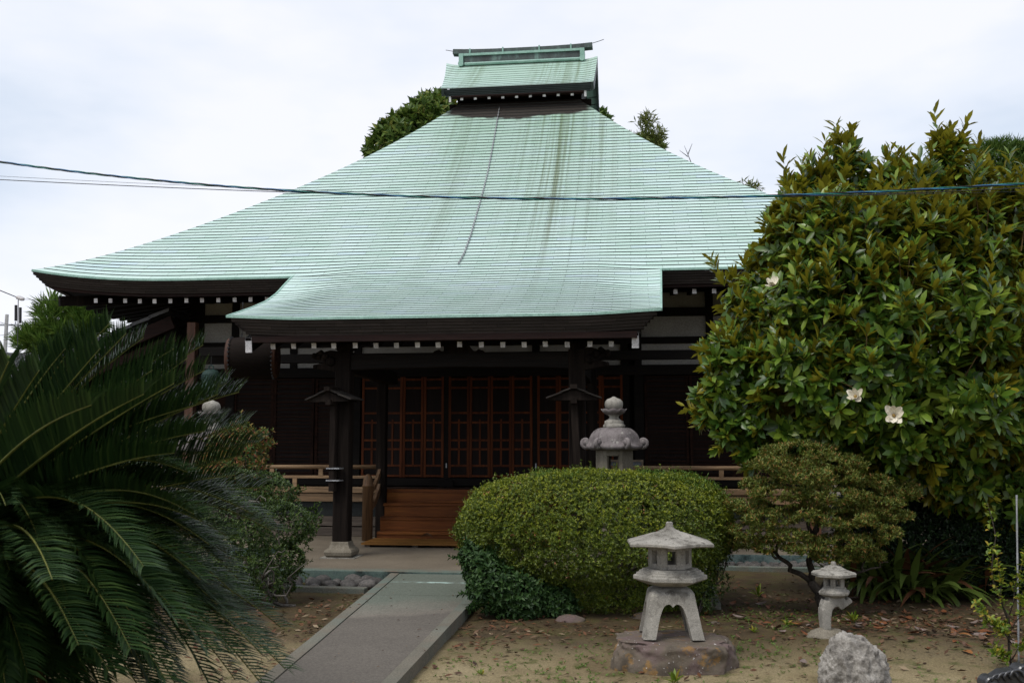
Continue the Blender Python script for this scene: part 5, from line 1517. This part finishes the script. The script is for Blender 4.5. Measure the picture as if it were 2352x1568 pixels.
# older leaves below each whorl spread wide or hang
P2, D2, N2, L2, W2 = rosettes(P - A * .09, A, 5, (1.1, 1.9), .22, .078, rM, .15)
D2[:, 2] -= .25
P3, N3 = lumps_surface(lM, 22, rM, 2.0, keep=.7, shell=(.45, .8))
q3 = rosettes(P3, unit(N3 + .5 * UPV), 8, (.5, 1.6), .20, .08, rM)
# free shoots standing out of the crown
sh = rM.choice(len(P), 230, replace=False, p=(lambda q: q / q.sum())(np.clip(A[:, 2] + .2, .02, 2)))
SA = unit(A[sh] + .7 * UPV + rM.normal(0, .15, (len(sh), 3))); SLn = rM.uniform(.18, .46, len(sh))
SP = (P[sh][:, None] + SA[:, None] * (SLn[:, None, None] * np.linspace(.1, 1, 7)[None, :, None])).reshape(-1, 3)
q4 = rosettes(SP, np.repeat(SA, 7, 0), 2, (.3, 1.0), .195, .064, rM, .08)
allm = [np.concatenate(x) for x in zip((PP, D, NN, Ls, Ws), q4, (P2, D2, N2, L2, W2), q3)]
# the largest blades as seen from the garden are parts of their own
dist = np.linalg.norm(allm[0] - CAM_LOC, axis=1)
n1 = len(PP) + len(q4[0]) + len(P2)
px_ = (allm[0] - CAM_LOC) @ _r / ((allm[0] - CAM_LOC) @ _f) / KPX + 1176
score = allm[3] / dist; score[n1:] = 0; score[px_ > 2330] = 0
top = np.argsort(-score)[:300]
mask = np.ones(len(dist), bool); mask[top] = False
o = cloud('foliage', mag, LM['magnolia'], tuple([local(allm[0], bM)[mask]] + [a[mask] for a in allm[1:]]), fold=.10, droop=.10, big=True, stuff=True)
mleaf = [LM['magnolia']] + [leaf_mat('magnolia_leaf_%s' % w, [(0, c), (1, c)], [(0, cb_), (1, cb_)], .28, .5, .12) for w, c, cb_ in (('mid', (.065, .13, .016), (.22, .19, .015)), ('light', (.14, .22, .025), (.28, .255, .022)), ('deep', (.04, .09, .012), (.16, .135, .012)))]
for n_, i in enumerate(top):
    v, tr = leaf_geo(local(allm[0], bM)[i:i+1], allm[1][i:i+1], allm[2][i:i+1], allm[3][i:i+1], allm[4][i:i+1], .10, .10, True)
    raw_mesh('leaf', v, tr, mleaf[1 + n_ % 3], parent=mag)
br(mag, bM, bM - (0, 0, .1), bM + (-.05, -.1, 1.5), (.17, .12), 7, .06, 3, 'trunk')
br(mag, bM, bM + (-.05, -.1, 1.5), bM + (.1, -.2, 4.3), (.12, .03), 8, .06, 4, 'trunk')
for i, c in enumerate(lM[::2]):
    z0 = max(.7, min(3.6, c[0][2] - .9)); br(mag, bM, bM + (-.03, -.12, z0), c[0], (.035, .008), 7, .08, i + 40)
TWIG = mottled('twig', [(.3, (.08, .05, .02)), (.7, (.17, .12, .045))], 8, .8)
m_ = MB()
for i in rM.choice(len(P), 420, replace=False):
    p = local(P[i], bM); a = A[i]; m_.tube([p - a * .42 - UPV * .06, p - a * .2, p + a * .05], (.009, .005), 5, cap=False)
o = m_.build('twigs', TWIG, mag); o['kind'] = 'stuff'
petal_m = mottled('magnolia_petal', [(.3, (.62, .57, .44)), (.7, (.78, .74, .62))], 3, .6, .3, bump=.1)
pist = mottled('flower_centre', [(.3, (.25, .16, .05)), (.7, (.4, .28, .1))], 30, .8)
def flower(px, py, d_, sz, seed, face):
    c = local(at_d(px, py, d_), bM); rr = random.Random(seed)
    f = link('flower', None, mag, c); f.empty_display_size = .05
    fx = unit(np.array(face, float)); u_ = unit(np.cross(fx, UPV)); v_ = np.cross(u_, fx)
    for k in range(8):
        A_ = k * 6.283 / 8 * 1.0 + rr.uniform(-.2, .2); o_ = rr.uniform(.15, .5) if k % 2 else rr.uniform(.5, .9)
        dr_ = (math.cos(A_) * u_ + math.sin(A_) * v_) * math.cos(o_) + fx * math.sin(o_)
        nr = fx * math.cos(o_) - (math.cos(A_) * u_ + math.sin(A_) * v_) * math.sin(o_); sd = np.cross(dr_, nr)
        Pg = np.array([[dr_ * sz * t + sd * sz * .62 * s_ * math.sin(math.pi * min(1, .12 + t * .80)) ** .8 + nr * sz * (.25 * t * t + .30 * s_ * s_ * 4 * .25) for s_ in np.linspace(-.5, .5, 5)] for t in np.linspace(.05, 1, 6)])
        m_ = MB(); m_.grid(Pg); m_.build('petal', petal_m, f, smooth=True)
    m_ = MB(); m_.tube([(0, 0, 0), fx * sz * .22, fx * sz * .38], (.022, .02, .008), 8); m_.build('flower_centre', pist, f, smooth=True)
flower(2053, 955, 11.35, .145, 1, (-.25, -1, .25))
flower(1966, 912, 11.4, .12, 2, (-.5, -.9, .5))
flower(1776, 656, 12.55, .12, 3, (-.2, -.7, .8))

# ------------------------------------------------------------------ the cycad in front on the left
rC = np.random.default_rng(31)
LM['cycad'] = leaf_mat('cycad_leaflet', [(0, (.008, .024, .006)), (.6, (.018, .044, .010)), (1, (.042, .076, .018))], None, .42, .35, .12)
LM['cycad_dry'] = leaf_mat('cycad_dry', [(0, (.06, .03, .010)), (1, (.2, .10, .03))], None, .6, .3, .1)
RACH = mottled('frond_rib', [(.3, (.07, .08, .014)), (.7, (.14, .145, .028))], 6, .5)
cC = at_d(-140, 1245, 6.4)
bC = np.array([cC[0], cC[1], 0.0])
cyc = thing('cycad', 'large dark cycad with arching feathery fronds at the left edge', 'palm', bC)
CL = local(cC, bC)
m_ = MB(); pr = [(.20, -.05), (.24, .1)]
for i in range(14): pr += [(.19 + .03 * (i % 2), .12 + i * .085)]
m_.polar(pr + [(.16, CL[2] - .02), (.05, CL[2] + .1)], 18); m_.build('trunk', BARK, cyc)
NL = 96
def frond(tip, rise, raised=.75, ll=.2, seed=0, dry=False, twist=0.0, side=None):
    tip = np.array(tip, float); p0 = CL + unit(tip - CL) * .10 + rC.normal(0, .04, 3)
    ctrl = (p0 * .45 + tip * .55) + UPV * rise
    t = np.linspace(0, 1, 30)[:, None]
    R_ = (1 - t) ** 2 * p0 + 2 * t * (1 - t) * ctrl + t ** 2 * tip + UPV * .16 * np.sin(math.pi * t ** 1.6) * np.linalg.norm(tip - p0) * (.06 if raised > .85 else .32) + rC.normal(0, .03, 3) * np.sin(math.pi * t)
    m_ = MB(); m_.tube(R_, (.014, .009, .003), 6)
    tt = np.linspace(.13, .995, NL); Rp = np.stack([np.interp(tt, t[:, 0], R_[:, k]) for k in range(3)], 1)
    tan = unit(np.stack([np.interp(tt, t[:, 0], np.gradient(R_[:, k])) for k in range(3)], 1))
    sd = unit(np.cross(tan, np.tile(UPV, (NL, 1)))); nr = np.cross(sd, tan)
    if twist: sd, nr = sd * math.cos(twist) + nr * math.sin(twist), nr * math.cos(twist) - sd * math.sin(twist)
    lens = ll * np.clip(np.sin(math.pi * np.clip(tt * .80 + .10, 0, 1)) ** .6, .4, 1)
    vs, fs = [], []
    for s_ in (-1, 1):
        fwd = .55 + .35 * tt[:, None]
        d0 = unit(tan * fwd + (sd * s_ * math.cos(raised) + nr * math.sin(raised)) * 1.0 + rC.normal(0, .05, (NL, 3)))
        wv = unit(np.cross(d0, nr)) * .0076
        for k in range(NL):
            L_ = lens[k] * rC.uniform(.9, 1.1); a = Rp[k]; c1 = a + d0[k] * L_ * .5; c2 = a + d0[k] * L_ - UPV * .10 * L_ + tan[k] * L_ * .10
            o = len(vs); w = wv[k]
            vs += [a - w * .7, a + w * .7, c1 - w, c1 + w, c2]
            fs += [(o, o + 1, o + 3), (o, o + 3, o + 2), (o + 2, o + 3, o + 4)]
    f = raw_mesh('frond', np.array(vs), np.array(fs), LM['cycad_dry' if dry else 'cycad'], parent=cyc)
    m_.build('rachis', RACH, f, smooth=True)
def TP(px, py, D): return local(at_d(px, py, D), bC)
tips = [((252, 742), 6.5, .02, 1.0), ((330, 775), 6.9, .08, 1.0), ((466, 792), 6.7, .10, 1.0), ((470, 850), 6.4, .08, .95), ((549, 900), 6.6, .12, 1.0), ((400, 880), 6.0, .08, 1.0), ((510, 965), 6.9, .12, .9), ((592, 1018), 6.4, .14, 1.0), ((470, 990), 6.0, .12, .9), ((540, 1090), 6.1, .16, .9), ((500, 1140), 6.6, .2, .8),
        ((622, 1218), 6.6, .34, .7), ((580, 1180), 6.1, .3, .7), ((655, 1535), 6.2, .42, .6), ((560, 1425), 6.9, .42, .6), ((600, 1500), 5.9, .38, .6), ((620, 1480), 6.5, .42, .6), ((480, 1250), 6.0, .3, .6), ((330, 1300), 5.2, .3, .5), ((120, 1330), 4.7, .22, .4), ((310, 1425), 5.4, .34, .5), ((330, 905), 5.5, .06, 1.0), ((210, 930), 5.0, .06, 1.0), ((90, 850), 5.8, .05, 1.0), ((20, 830), 5.6, .05, 1.0), ((150, 800), 6.3, .05, 1.0), ((400, 1040), 5.7, .14, .9), ((445, 1180), 5.6, .22, .8), ((420, 1480), 5.6, .38, .6), ((250, 1540), 5.2, .36, .5), ((480, 1570), 5.9, .42, .6), ((540, 1560), 6.4, .44, .6), ((380, 1560), 5.4, .4, .5), ((500, 1390), 6.0, .4, .7), ((645, 1440), 6.6, .44, .7), ((460, 1330), 5.7, .34, .7), ((530, 1500), 5.8, .42, .7), ((350, 1360), 5.4, .32, .7), ((400, 1420), 5.2, .36, .7), ((600, 1570), 6.0, .46, .7), ((470, 1490), 5.5, .4, .7), ((300, 1490), 5.1, .36, .6), ((180, 1480), 4.9, .3, .6), ((520, 1230), 6.4, .26, .8), ((430, 1110), 6.2, .16, .9), ((380, 960), 6.3, .1, 1.0), ((290, 765), 6.6, .03, 1.0), ((400, 800), 6.6, .05, 1.0), ((430, 822), 6.5, .05, 1.0), ((520, 880), 6.6, .06, 1.0), ((500, 905), 6.3, .06, 1.0), ((565, 975), 6.5, .08, 1.0), ((555, 1045), 6.3, .10, 1.0), ((230, 800), 6.2, .03, 1.0), ((180, 770), 6.5, .03, 1.0), ((350, 850), 6.2, .04, 1.0), ((600, 1120), 6.6, .14, .95), ((450, 930), 6.2, .06, 1.0)]
for i, (pq, D_, rs, ra) in enumerate(tips):
    frond(TP(*pq, D_), rs, ra, .27, i)
for i in range(64):                                           # the rest of the crown, all round
    az = rC.uniform(0, 6.28); el = rC.uniform(-.75, .4)
    if math.sin(az) < -.2 and el > .2: el *= .3
    L_ = rC.uniform(1.2, 1.9)
    if math.cos(az) > .3: el = min(el, .25)
    frond(CL + L_ * np.array([math.cos(az) * math.cos(el), math.sin(az) * math.cos(el), math.sin(el)]), .25 + .2 * (el < 0), .6, .2, i + 50)
for i in range(85):                                           # the mass of fronds leaning out over the garden
    az = rC.uniform(-1.3, 1.3); el = rC.uniform(-.8, .12); L_ = rC.uniform(1.35, 2.1) * (1 - .25 * abs(math.sin(az)))
    frond(CL + L_ * np.array([math.cos(az) * math.cos(el), math.sin(az) * math.cos(el), math.sin(el)]), .22 + .22 * (el < 0), .8, .25, i + 150)
for i in range(60):                                           # the dense lower skirt
    az = rC.uniform(-1.5, .5); L_ = rC.uniform(.6, 1.15)
    frond(CL + np.array([math.cos(az) * L_, math.sin(az) * L_, -rC.uniform(.3, .9)]), .3, .5, .24, i + 300)
for i in range(26):                                           # low drooping and dry fronds
    az = rC.uniform(-2.6, .9); L_ = rC.uniform(.7, 1.1)
    frond(CL + np.array([math.cos(az) * L_, math.sin(az) * L_, -rC.uniform(.7, 1.15)]), .35, .3, .19, i + 90, dry=(i % 4 == 0))

# ------------------------------------------------------------------ trees, houses and wires behind
rB = np.random.default_rng(47)
def back_tree(name, label, lumps, base, mat, dens, k, Ln, W, th=(.4, 1.3), trunk_r=.25, bump=.15, bf=.9, e=2.0, up=.6, inner=.6, group=None):
    t = thing(name, label, 'tree', base, 0, group)
    P, N = lumps_surface(lumps, dens, rB, e, bump=bump, bfreq=bf, shell=(.85, 1.08))
    g = [rosettes(P, unit(N + up * UPV), k, th, Ln, W, rB)]
    if inner:
        P2, N2 = lumps_surface(lumps, dens * inner, rB, e, keep=.75, shell=(.5, .85)); g.append(rosettes(P2, unit(N2 + up * UPV), k, th, Ln * 1.2, W * 1.2, rB))
    q = cat(*g)
    cloud('crown', t, mat, (local(q[0], base),) + q[1:])
    c = lumps[0][0]
    m_ = MB(); m_.tube([local(p, base) for p in wig(base, c, 8, .05, len(label))], (trunk_r, trunk_r * .4), 8); m_.build('trunk', BARK, t, smooth=True)
    return t
lt = lump_px([(985, 275, 52, 0), (935, 300, 42, 0), (905, 322, 42, -1), (880, 345, 32, -1), (960, 335, 62, 0), (1005, 252, 36, 1), (1035, 300, 50, 1), (990, 380, 75, 0)], 46, rz=.9)
back_tree('broadleaf_tree', 'dense evergreen tree rising behind the left slope of the green roof', lt, (lt[0][0][0], lt[0][0][1], 0), LM['ever'], 9, 8, .45, .15, trunk_r=.4, bf=.5, inner=.8)
lt = lump_px([(1374, 282, 18, 0), (1425, 330, 20, 0), (1470, 345, 22, 0), (1498, 342, 12, 0), (1395, 350, 42, 0)], 44)
back_tree('broadleaf_tree', 'evergreen tree just showing above the right slope of the green roof', lt, (lt[0][0][0], lt[0][0][1], 0), LM['ever'], 8, 8, .45, .15, trunk_r=.35, bf=.5, inner=.8)
def bamboo(px, pts, label, D_):
    b0 = at_d(*pts[0], D_); base = np.array([b0[0], b0[1], 0])
    t = thing('bamboo', label, 'bamboo', base, 0)
    m_ = MB(); ps = [base] + [at_d(*p, D_) for p in pts]; m_.tube([local(p, base) for p in ps], (.06, .045, .03, .012), 6); m_.build('culm', mottled('culm', [(.3, (.10, .12, .03)), (.7, (.18, .19, .06))], 4, .5), t)
    P = np.concatenate([np.linspace(ps[i], ps[i + 1], 10) for i in range(1, len(ps) - 1)]); P = np.repeat(P, 3, 0) + rB.normal(0, .16, (len(P) * 3, 3)) * (1, 1, .5)
    q = rosettes(P, np.tile((.3, 0, .3), (len(P), 1)), 4, (.5, 1.7), .34, .06, rB)
    cloud('foliage', t, LM['bamboo'], (local(q[0], base),) + q[1:])
bamboo(0, [(1480, 335), (1482, 310), (1484, 285), (1480, 268)], 'pale bamboo top above the right slope of the roof', 42)
bamboo(0, [(1500, 350), (1506, 320), (1513, 303)], 'thin bamboo sprig leaning right above the right slope of the roof', 42)
bamboo(0, [(1738, 470), (1728, 440), (1712, 424)], 'small bamboo spray above the roof beside the magnolia', 40)
m_ = MB()
for i, (p, q_) in enumerate((((1590, 380), (1572, 335)), ((1580, 355), (1590, 330)), ((1580, 360), (1560, 345)))): m_.tube([at_d(*p, 40), at_d(*q_, 40)], (.02, .006), 4)
b0 = at_d(1592, 384, 40); m_.tube([(b0[0], b0[1], 0), b0], (.08, .02), 5)
tag(m_.build('bare_branch', BARK), 'bare twig showing above the right slope of the roof', 'branch')
# pine at the left, in pads
lt = lump_px([(125, 735, 34, 0, 1.0), (200, 748, 36, 0, .6), (160, 770, 40, 0, .45), (90, 790, 40, 0, .6), (140, 800, 50, 0, .4), (112, 712, 14, 0, 1.3), (215, 725, 14, 0, 1.2), (185, 720, 12, 0, 1.1)], 30)
back_tree('pine_tree', 'bright green cloud-pruned pine left of the hall beyond the corridor', lt, (lt[0][0][0], lt[0][0][1], 0), LM['pine'], 20, 14, .42, .026, th=(.1, .9), trunk_r=.12, bf=1.6, bump=.3, inner=.7, up=1.2)
lt = lump_px([(2300, 375, 62, 0, .7), (2350, 400, 70, 0, .8), (2270, 360, 30, 0, .8), (2325, 440, 80, 0, .7), (2320, 560, 90, 0, .7), (2350, 660, 90, 0, .8), (2300, 500, 60, 0, .7), (2270, 700, 100, 0, .9), (2360, 800, 120, 0, .9)], 22)
back_tree('pine_tree', 'dark pine tree behind the magnolia at the right edge', lt, (lt[1][0][0], lt[1][0][1], 0), LM['pine2'], 70, 10, .22, .014, th=(.15, 1.0), trunk_r=.2, bf=1.2, inner=.9, up=.9)
lt = lump_px([(2, 850, 22, 0), (5, 880, 24, 0), (-20, 870, 40, 0), (75, 880, 24, -8, .8), (60, 900, 26, -8, .8)], 42)
back_tree('garden_tree', 'small green tree at the left edge in front of the distant house', lt, (lt[0][0][0], lt[0][0][1], 0), LM['ever'], 26, 8, .3, .09, bf=.8, inner=.9)
# distant houses
def house(loc, rz, w, d, h, label, rise=1.6):
    t = thing('house', label, 'house', loc, rz)
    hw = mottled('house_wall', [(.3, (.20, .19, .18)), (.7, (.30, .29, .27))], 2, .9)
    MB().bx(-w / 2, w / 2, -d / 2, d / 2, 0, h).build('wall', hw, t)
    rf = MB().prism([(-d / 2 - .6, h - .05), (0, h + rise), (d / 2 + .6, h - .05), (d / 2 + .6, h - .15), (-d / 2 - .6, h - .15)], -w / 2 - .5, w / 2 + .5, 'x').build('roof', MT['rtile'], t, fixn=True)
    m_ = MB()
    n = int((w + 1) / .30)
    for i in range(n):
        x = -w / 2 - .5 + i * .30
        for s_ in (-1, 1): m_.tube([(x, s_ * (d / 2 + .62), h - .02), (x, 0, h + rise + .05)], .055, 6)
    o = m_.build('tile_rolls', MT['rtile'], rf); o['kind'] = 'stuff'
    m_ = MB(); m_.bx(-w / 2 - .55, w / 2 + .55, -.16, .16, h + rise - .05, h + rise + .28); m_.build('ridge', MT['rtile'], rf)
    for k in range(int(w // 2.2)):
        x = -w / 2 + 1 + k * 2.2
        f = MB().bx(x, x + 1.2, -d / 2 - .03, -d / 2, h * .45, h * .45 + 1.0).build('window', MT['metal'], t)
        MB().bx(x + .06, x + 1.14, -d / 2 - .035, -d / 2 - .03, h * .45 + .06, h * .45 + .94).build('pane', MT['black'], f)
    return t
p = at_d(60, 860, 62)
house((p[0] - 2, p[1], 0), R(10), 9, 8, 5.0, 'distant house with a grey tiled roof at the left edge', 2.4)
p = at_d(2300, 860, 30)
house((p[0] + 3, p[1], 0), R(8), 13, 7, 3.6, 'neighbouring house with a grey tiled roof behind the magnolia', 1.9)
p = at_d(-20, 1150, 20)
# poles
CONC = mottled('pole_concrete', [(.3, (.20, .20, .20)), (.7, (.32, .32, .31))], 3, .8)
def pole(px, py_top, D_, label, arms):
    b0 = at_d(px, py_top, D_); t = thing('utility_pole', label, 'pole', (b0[0], b0[1], 0), R(7), 'utility poles beyond the garden')
    h = b0[2]
    m_ = MB(); m_.tube([(0, 0, 0), (0, 0, h)], (.17, .11), 10); m_.build('shaft', CONC, t, smooth=True)
    for (dz, w) in arms:
        m_ = MB(); m_.bx(-w, w, -.06, .06, h - dz - .05, h - dz + .05); a = m_.build('crossarm', MT['metal'], t)
        for x in np.linspace(-w * .92, w * .92, 5):
            m_ = MB(); m_.tube([(x, 0, h - dz + .05), (x, 0, h - dz + .22)], (.05, .04), 6); m_.build('insulator', MT['metal'], a)
    m_ = MB(); m_.bx(-.18, .18, -.3, .1, h - 3.1, h - 2.5); m_.build('switch_box', MT['metal'], t)
    m_ = MB(); m_.bar((.1, 0, h - 1.3), (.9, 0, h - .75), .05, .05); m_.build('brace', MT['metal'], t)
pole(16, 722, 66, 'utility pole with crossarm at the left edge against the sky', ((.7, 1.3), (3.4, .5)))
pole(213, 695, 50, 'utility pole half hidden behind the pine and the eave', ((.5, .5), (1.0, .55), (1.9, .9)))
def wire(name, label, pts, Ds, r, mat, n=40, twist=0, parent=None):
    P = np.array([at_d(x, y, D_) for (x, y), D_ in zip(pts, Ds)])
    t = np.linspace(0, 1, len(P)); tt = np.linspace(0, 1, n)
    # smooth through the surveyed points
    from mathutils import geometry as _g
    Q = np.stack([np.polyval(np.polyfit(t, P[:, k], min(3, len(P) - 1)), tt) for k in range(3)], 1)
    m_ = MB(); m_.tube(Q, r, 5)
    return m_.build(name, mat, parent, smooth=True), Q
WB = [mottled('cable_black', [(.3, (.010, .010, .011)), (.7, (.018, .018, .02))], 5, .4), mottled('cable_green', [(.3, (.012, .12, .10)), (.7, (.03, .20, .17))], 5, .35), mottled('cable_blue', [(.3, (.02, .09, .22)), (.7, (.04, .15, .3))], 5, .35)]
pts = [(-120, 354), (0, 372), (300, 407), (640, 438), (900, 450), (1180, 456), (1500, 455), (1800, 448), (2100, 438), (2352, 422), (2480, 412)]
P = np.array([at_y(x, y, 9.5) for x, y in pts]); t_ = P[:, 0]
xx = np.linspace(P[0, 0], P[-1, 0], 240); cz_ = np.polyval(np.polyfit(t_, P[:, 2], 4), xx)
cab = thing('cable', 'twisted black, green and blue cable sagging across the view in front of the roof', 'cable', (xx[120], 9.5, cz_[120]))
for k in range(3):
    A = xx * 11 + k * 2.094
    Q = np.stack([xx, 9.5 + .007 * np.cos(A), cz_ + .007 * np.sin(A)], 1)
    m_ = MB(); m_.tube(local(Q, (xx[120], 9.5, cz_[120])), .0062, 5); m_.build('strand', WB[k], cab, smooth=True)
def thin(label, pts, Y, r, mat=WB[0]):
    P = np.array([at_y(x, y, Y) for x, y in pts]); xx = np.linspace(P[0, 0], P[-1, 0], 60)
    z = np.polyval(np.polyfit(P[:, 0], P[:, 2], min(3, len(P) - 1)), xx)
    m_ = MB(); m_.tube(np.stack([xx, np.full(60, Y), z], 1), r, 4); tag(m_.build('wire', mat, smooth=True), label, 'wire')
thin('thin black wire hanging just below the twisted cable', [(-100, 408), (0, 413), (300, 426), (640, 441), (1000, 451), (1300, 457), (1800, 450), (2352, 432)], 10.0, .0045)
thin('finest grey wire between the cable and the thin black wire', [(-100, 399), (0, 405), (640, 433), (1000, 446), (1500, 452), (2000, 447), (2352, 440)], 10.4, .002)
# service drop with insulators at the left
P1 = [at_d(-60, 640, 16), at_d(0, 667, 16.2), at_d(42, 684, 16.4)]
P2 = [at_d(52, 687, 16.4), at_d(100, 689, 18), np.array([-11.95, 19.5, 5.06])]
sd_ = thing('service_wire', 'service wire with white insulators running to the corner of the left eave', 'wire', P1[2])
m_ = MB(); m_.tube([local(p, P1[2]) for p in P1], .008, 5); m_.build('strand', WB[0], sd_)
m_ = MB(); m_.tube([local(p, P1[2]) for p in P2], .003, 4); m_.build('stay', WB[0], sd_)
for i in range(3):
    m_ = MB(); m_.polar([(.005, -.03), (.035, -.025), (.045, 0), (.035, .025), (.005, .03)], 10, c=(.005 + .03 * i, 0, .005 - .012 * i)); m_.build('insulator', MT['white_cap'], sd_)
m_ = MB(); m_.tube([(.0, 0, -.01), (.01, 0, -.25), (.02, -.0, -.5), (.035, 0, -.9), (.03, 0, -1.6), (.03, 0, -2.1)], .007, 5); m_.build('drop_cable', WB[0], sd_)
for x, z0 in ((-.035, -.12), (.045, -.16)):
    m_ = MB(); m_.tube([(x, 0, z0), (x + .012, 0, z0 - .26)], .022, 8); m_.build('connector', MT['black'], sd_)
for i, (a, c) in enumerate((((0, 770), (230, 735)), ((0, 740), (215, 790)), ((-10, 862), (220, 842)), ((20, 745), (400, 800)), ((230, 715), (420, 790)))):
    m_ = MB(); m_.tube([at_d(*a, 58), at_d((a[0] + c[0]) / 2, (a[1] + c[1]) / 2 + 3, 55), at_d(*c, 52)], .012, 4)
    tag(m_.build('power_line', WB[0]), 'distant power line strung between the utility poles on the left', 'wire', 'distant power lines on the left')

# ------------------------------------------------------------------ fallen leaves, straw and weeds
rF = np.random.default_rng(61)
def on_ground(x, y): return ground_h(x, y) + .004
def clear(x, y):
    lft = np.interp(y, [5, 7.98, 14.8], [-2.90, -3.09, -3.667]); rgt = np.interp(y, [5, 8.12, 14.8], [-1.90, -1.95, -2.06])
    if lft - .05 < x < rgt + .05: return False
    if y > 13.5 and x < -3.4: return False
    if y > 16.6: return False
    if y > 14.7 and x < .3: return False
    return True
LX, LY = [], []
def patch(n, cx, cy, sx, sy):
    for x, y in zip(rF.normal(cx, sx, n), rF.normal(cy, sy, n)):
        if clear(x, y) and y > 6.8: LX.append(x); LY.append(y)
patch(2600, 2.4, 12.8, 1.6, 1.4); patch(2000, 4.0, 11.7, 1.3, .9); patch(700, -4.0, 11.6, .7, 1.3); patch(500, -3.6, 10.2, .5, 1.2); patch(500, -.6, 11.2, 1.1, .5); patch(300, 0, 9, 3, 1.6); patch(250, 2, 9.5, 1.6, 1.0); patch(250, -1.7, 10.4, .3, 1.0)
LX, LY = np.array(LX), np.array(LY); n = len(LX)
Pz = np.array([on_ground(x, y) for x, y in zip(LX, LY)])
az = rF.uniform(0, 6.28, n); D = np.stack([np.cos(az), np.sin(az), rF.normal(.08, .15, n)], 1); N = np.stack([rF.normal(0, .3, n), rF.normal(0, .3, n), np.ones(n)], 1)
small = rF.uniform(0, 1, n) < .62
Ls = np.where(small, rF.uniform(.03, .075, n), rF.uniform(.06, .11, n)); Ws = np.where(small, Ls * rF.uniform(.10, .35, n), Ls * .4)
tag(cloud('leaf_litter', None, LM['litter'], (np.stack([LX, LY, Pz + .006], 1), D, N, Ls, Ws), fold=.2, droop=-.1), 'scattered brown leaf litter and straw on the garden soil', 'leaf litter', kind='stuff')
bx_, by_ = rF.uniform(-3.6, -1.95, 150), rF.uniform(8, 14.7, 150)
PB_ = np.array([(x, y, .132) for x, y in zip(bx_, by_) if np.interp(y, [7.98, 14.8], [-3.09, -3.667]) + .02 < x < np.interp(y, [8.12, 14.8], [-1.95, -2.06]) - .02 and rF.uniform() < (.25 if -3.1 < x < -2.3 else 1)])
a_ = rF.uniform(0, 6.28, len(PB_)); L_ = rF.uniform(.012, .05, len(PB_))
tag(cloud('path_litter', None, LM['litter'], (PB_, np.stack([np.cos(a_), np.sin(a_), np.full(len(a_), .05)], 1), np.tile(UPV, (len(a_), 1)) + rF.normal(0, .2, (len(a_), 3)), L_, L_ * .35)), 'small dry leaf scraps and grit lying on the concrete path', 'leaf litter', kind='stuff')
# single large fallen magnolia leaves
FM = [mottled('fallen_leaf_%s' % w, [(.3, c), (.7, c2)], 12, .6, .35) for w, c, c2 in (('rust', (.10, .032, .012), (.19, .065, .02)), ('brown', (.07, .035, .02), (.14, .075, .045)), ('grey', (.12, .085, .07), (.2, .155, .135)), ('orange', (.2, .075, .02), (.28, .12, .035)))]
def curl(seed):
    m_ = MB(); rr = random.Random(seed); b_ = rr.uniform(.5, 1.6); cu = rr.uniform(-.02, .05)
    P = np.array([[(-.075 + .15 * t, .034 * s_ * 2 * math.sin(math.pi * (.05 + .93 * t)) ** .8, .012 + cu * (t - .5) ** 2 * 3 + b_ * .022 * abs(s_) * math.sin(math.pi * t)) for s_ in (-.5, -.25, 0, .25, .5)] for t in np.linspace(0, 1, 7)])
    m_.grid(P); return m_
fl = [curl(i).mesh('fallen_leaf', FM[i % 4]) for i in range(8)]
for me in fl: me.polygons.foreach_set('use_smooth', [True] * len(me.polygons))
cnt = 0
while cnt < 130:
    x, y = (rF.normal(3.6, 1.1), rF.normal(11.3, .75)) if cnt < 95 else (rF.normal(1.9, .8), rF.normal(12.9, 1.2))
    if not clear(x, y) or y < 9.4 or x < .4: continue
    o = link('fallen_leaf', fl[rF.integers(8)], None, (x, y, on_ground(x, y) + .004)); o.rotation_euler = (rF.normal(0, .15), rF.normal(0, .15), rF.uniform(0, 6.28)); s_ = rF.uniform(.7, 1.1); o.scale = (s_, s_, s_)
    tag(o, 'large curled reddish brown leaf fallen on the soil below the magnolia', 'leaf', 'large fallen magnolia leaves'); cnt += 1
# tiny weeds and green film of seedlings
wx, wy = [], []
for cx, cy, sx, n_ in ((-.9, 9.3, .7, 260), (.1, 10.3, .6, 90), (1.3, 10.2, .5, 160), (1.6, 12.2, .7, 320), (-.2, 8.2, .8, 120), (2.6, 9.2, .9, 60)):
    wx += list(rF.normal(cx, sx, n_)); wy += list(rF.normal(cy, sx * .7, n_))
W_ = np.array([(x, y, on_ground(x, y)) for x, y in zip(wx, wy) if clear(x, y)])
q = rosettes(W_, np.tile(UPV, (len(W_), 1)), 5, (.5, 1.4), .026, .010, rF)
tag(cloud('ground_weeds', None, LM['fern'], q), 'tiny green weeds sprouting from the bare soil', 'weeds', kind='stuff')
for i, (px, py, s_, lab) in enumerate(((1551, 1562, .12, 'small weed tuft in front of the flat boulder'), (1808, 1440, .10, 'leafy weed on the soil left of the small lantern'), (1960, 1432, .13, 'weed with long leaves beside the footing stone of the small lantern'), (1740, 1368, .16, 'low weed clump on the mossy soil before the pruned tree'), (1735, 1455, .07, 'tiny weed between the two grey lanterns'), (1105, 1545, .06, 'weed seedling near the right path kerb'))):
    p = at_z(px, py, .01); p[2] = on_ground(p[0], p[1])
    q = rosettes(np.tile(p, (3, 1)) + rF.normal(0, .012, (3, 3)) * (1, 1, .2), np.tile(UPV, (3, 1)), 5, (.3, 1.2), s_, s_ * .22, rF)
    tag(cloud('weed', None, LM['sapling'], q, big=True), lab, 'weed')
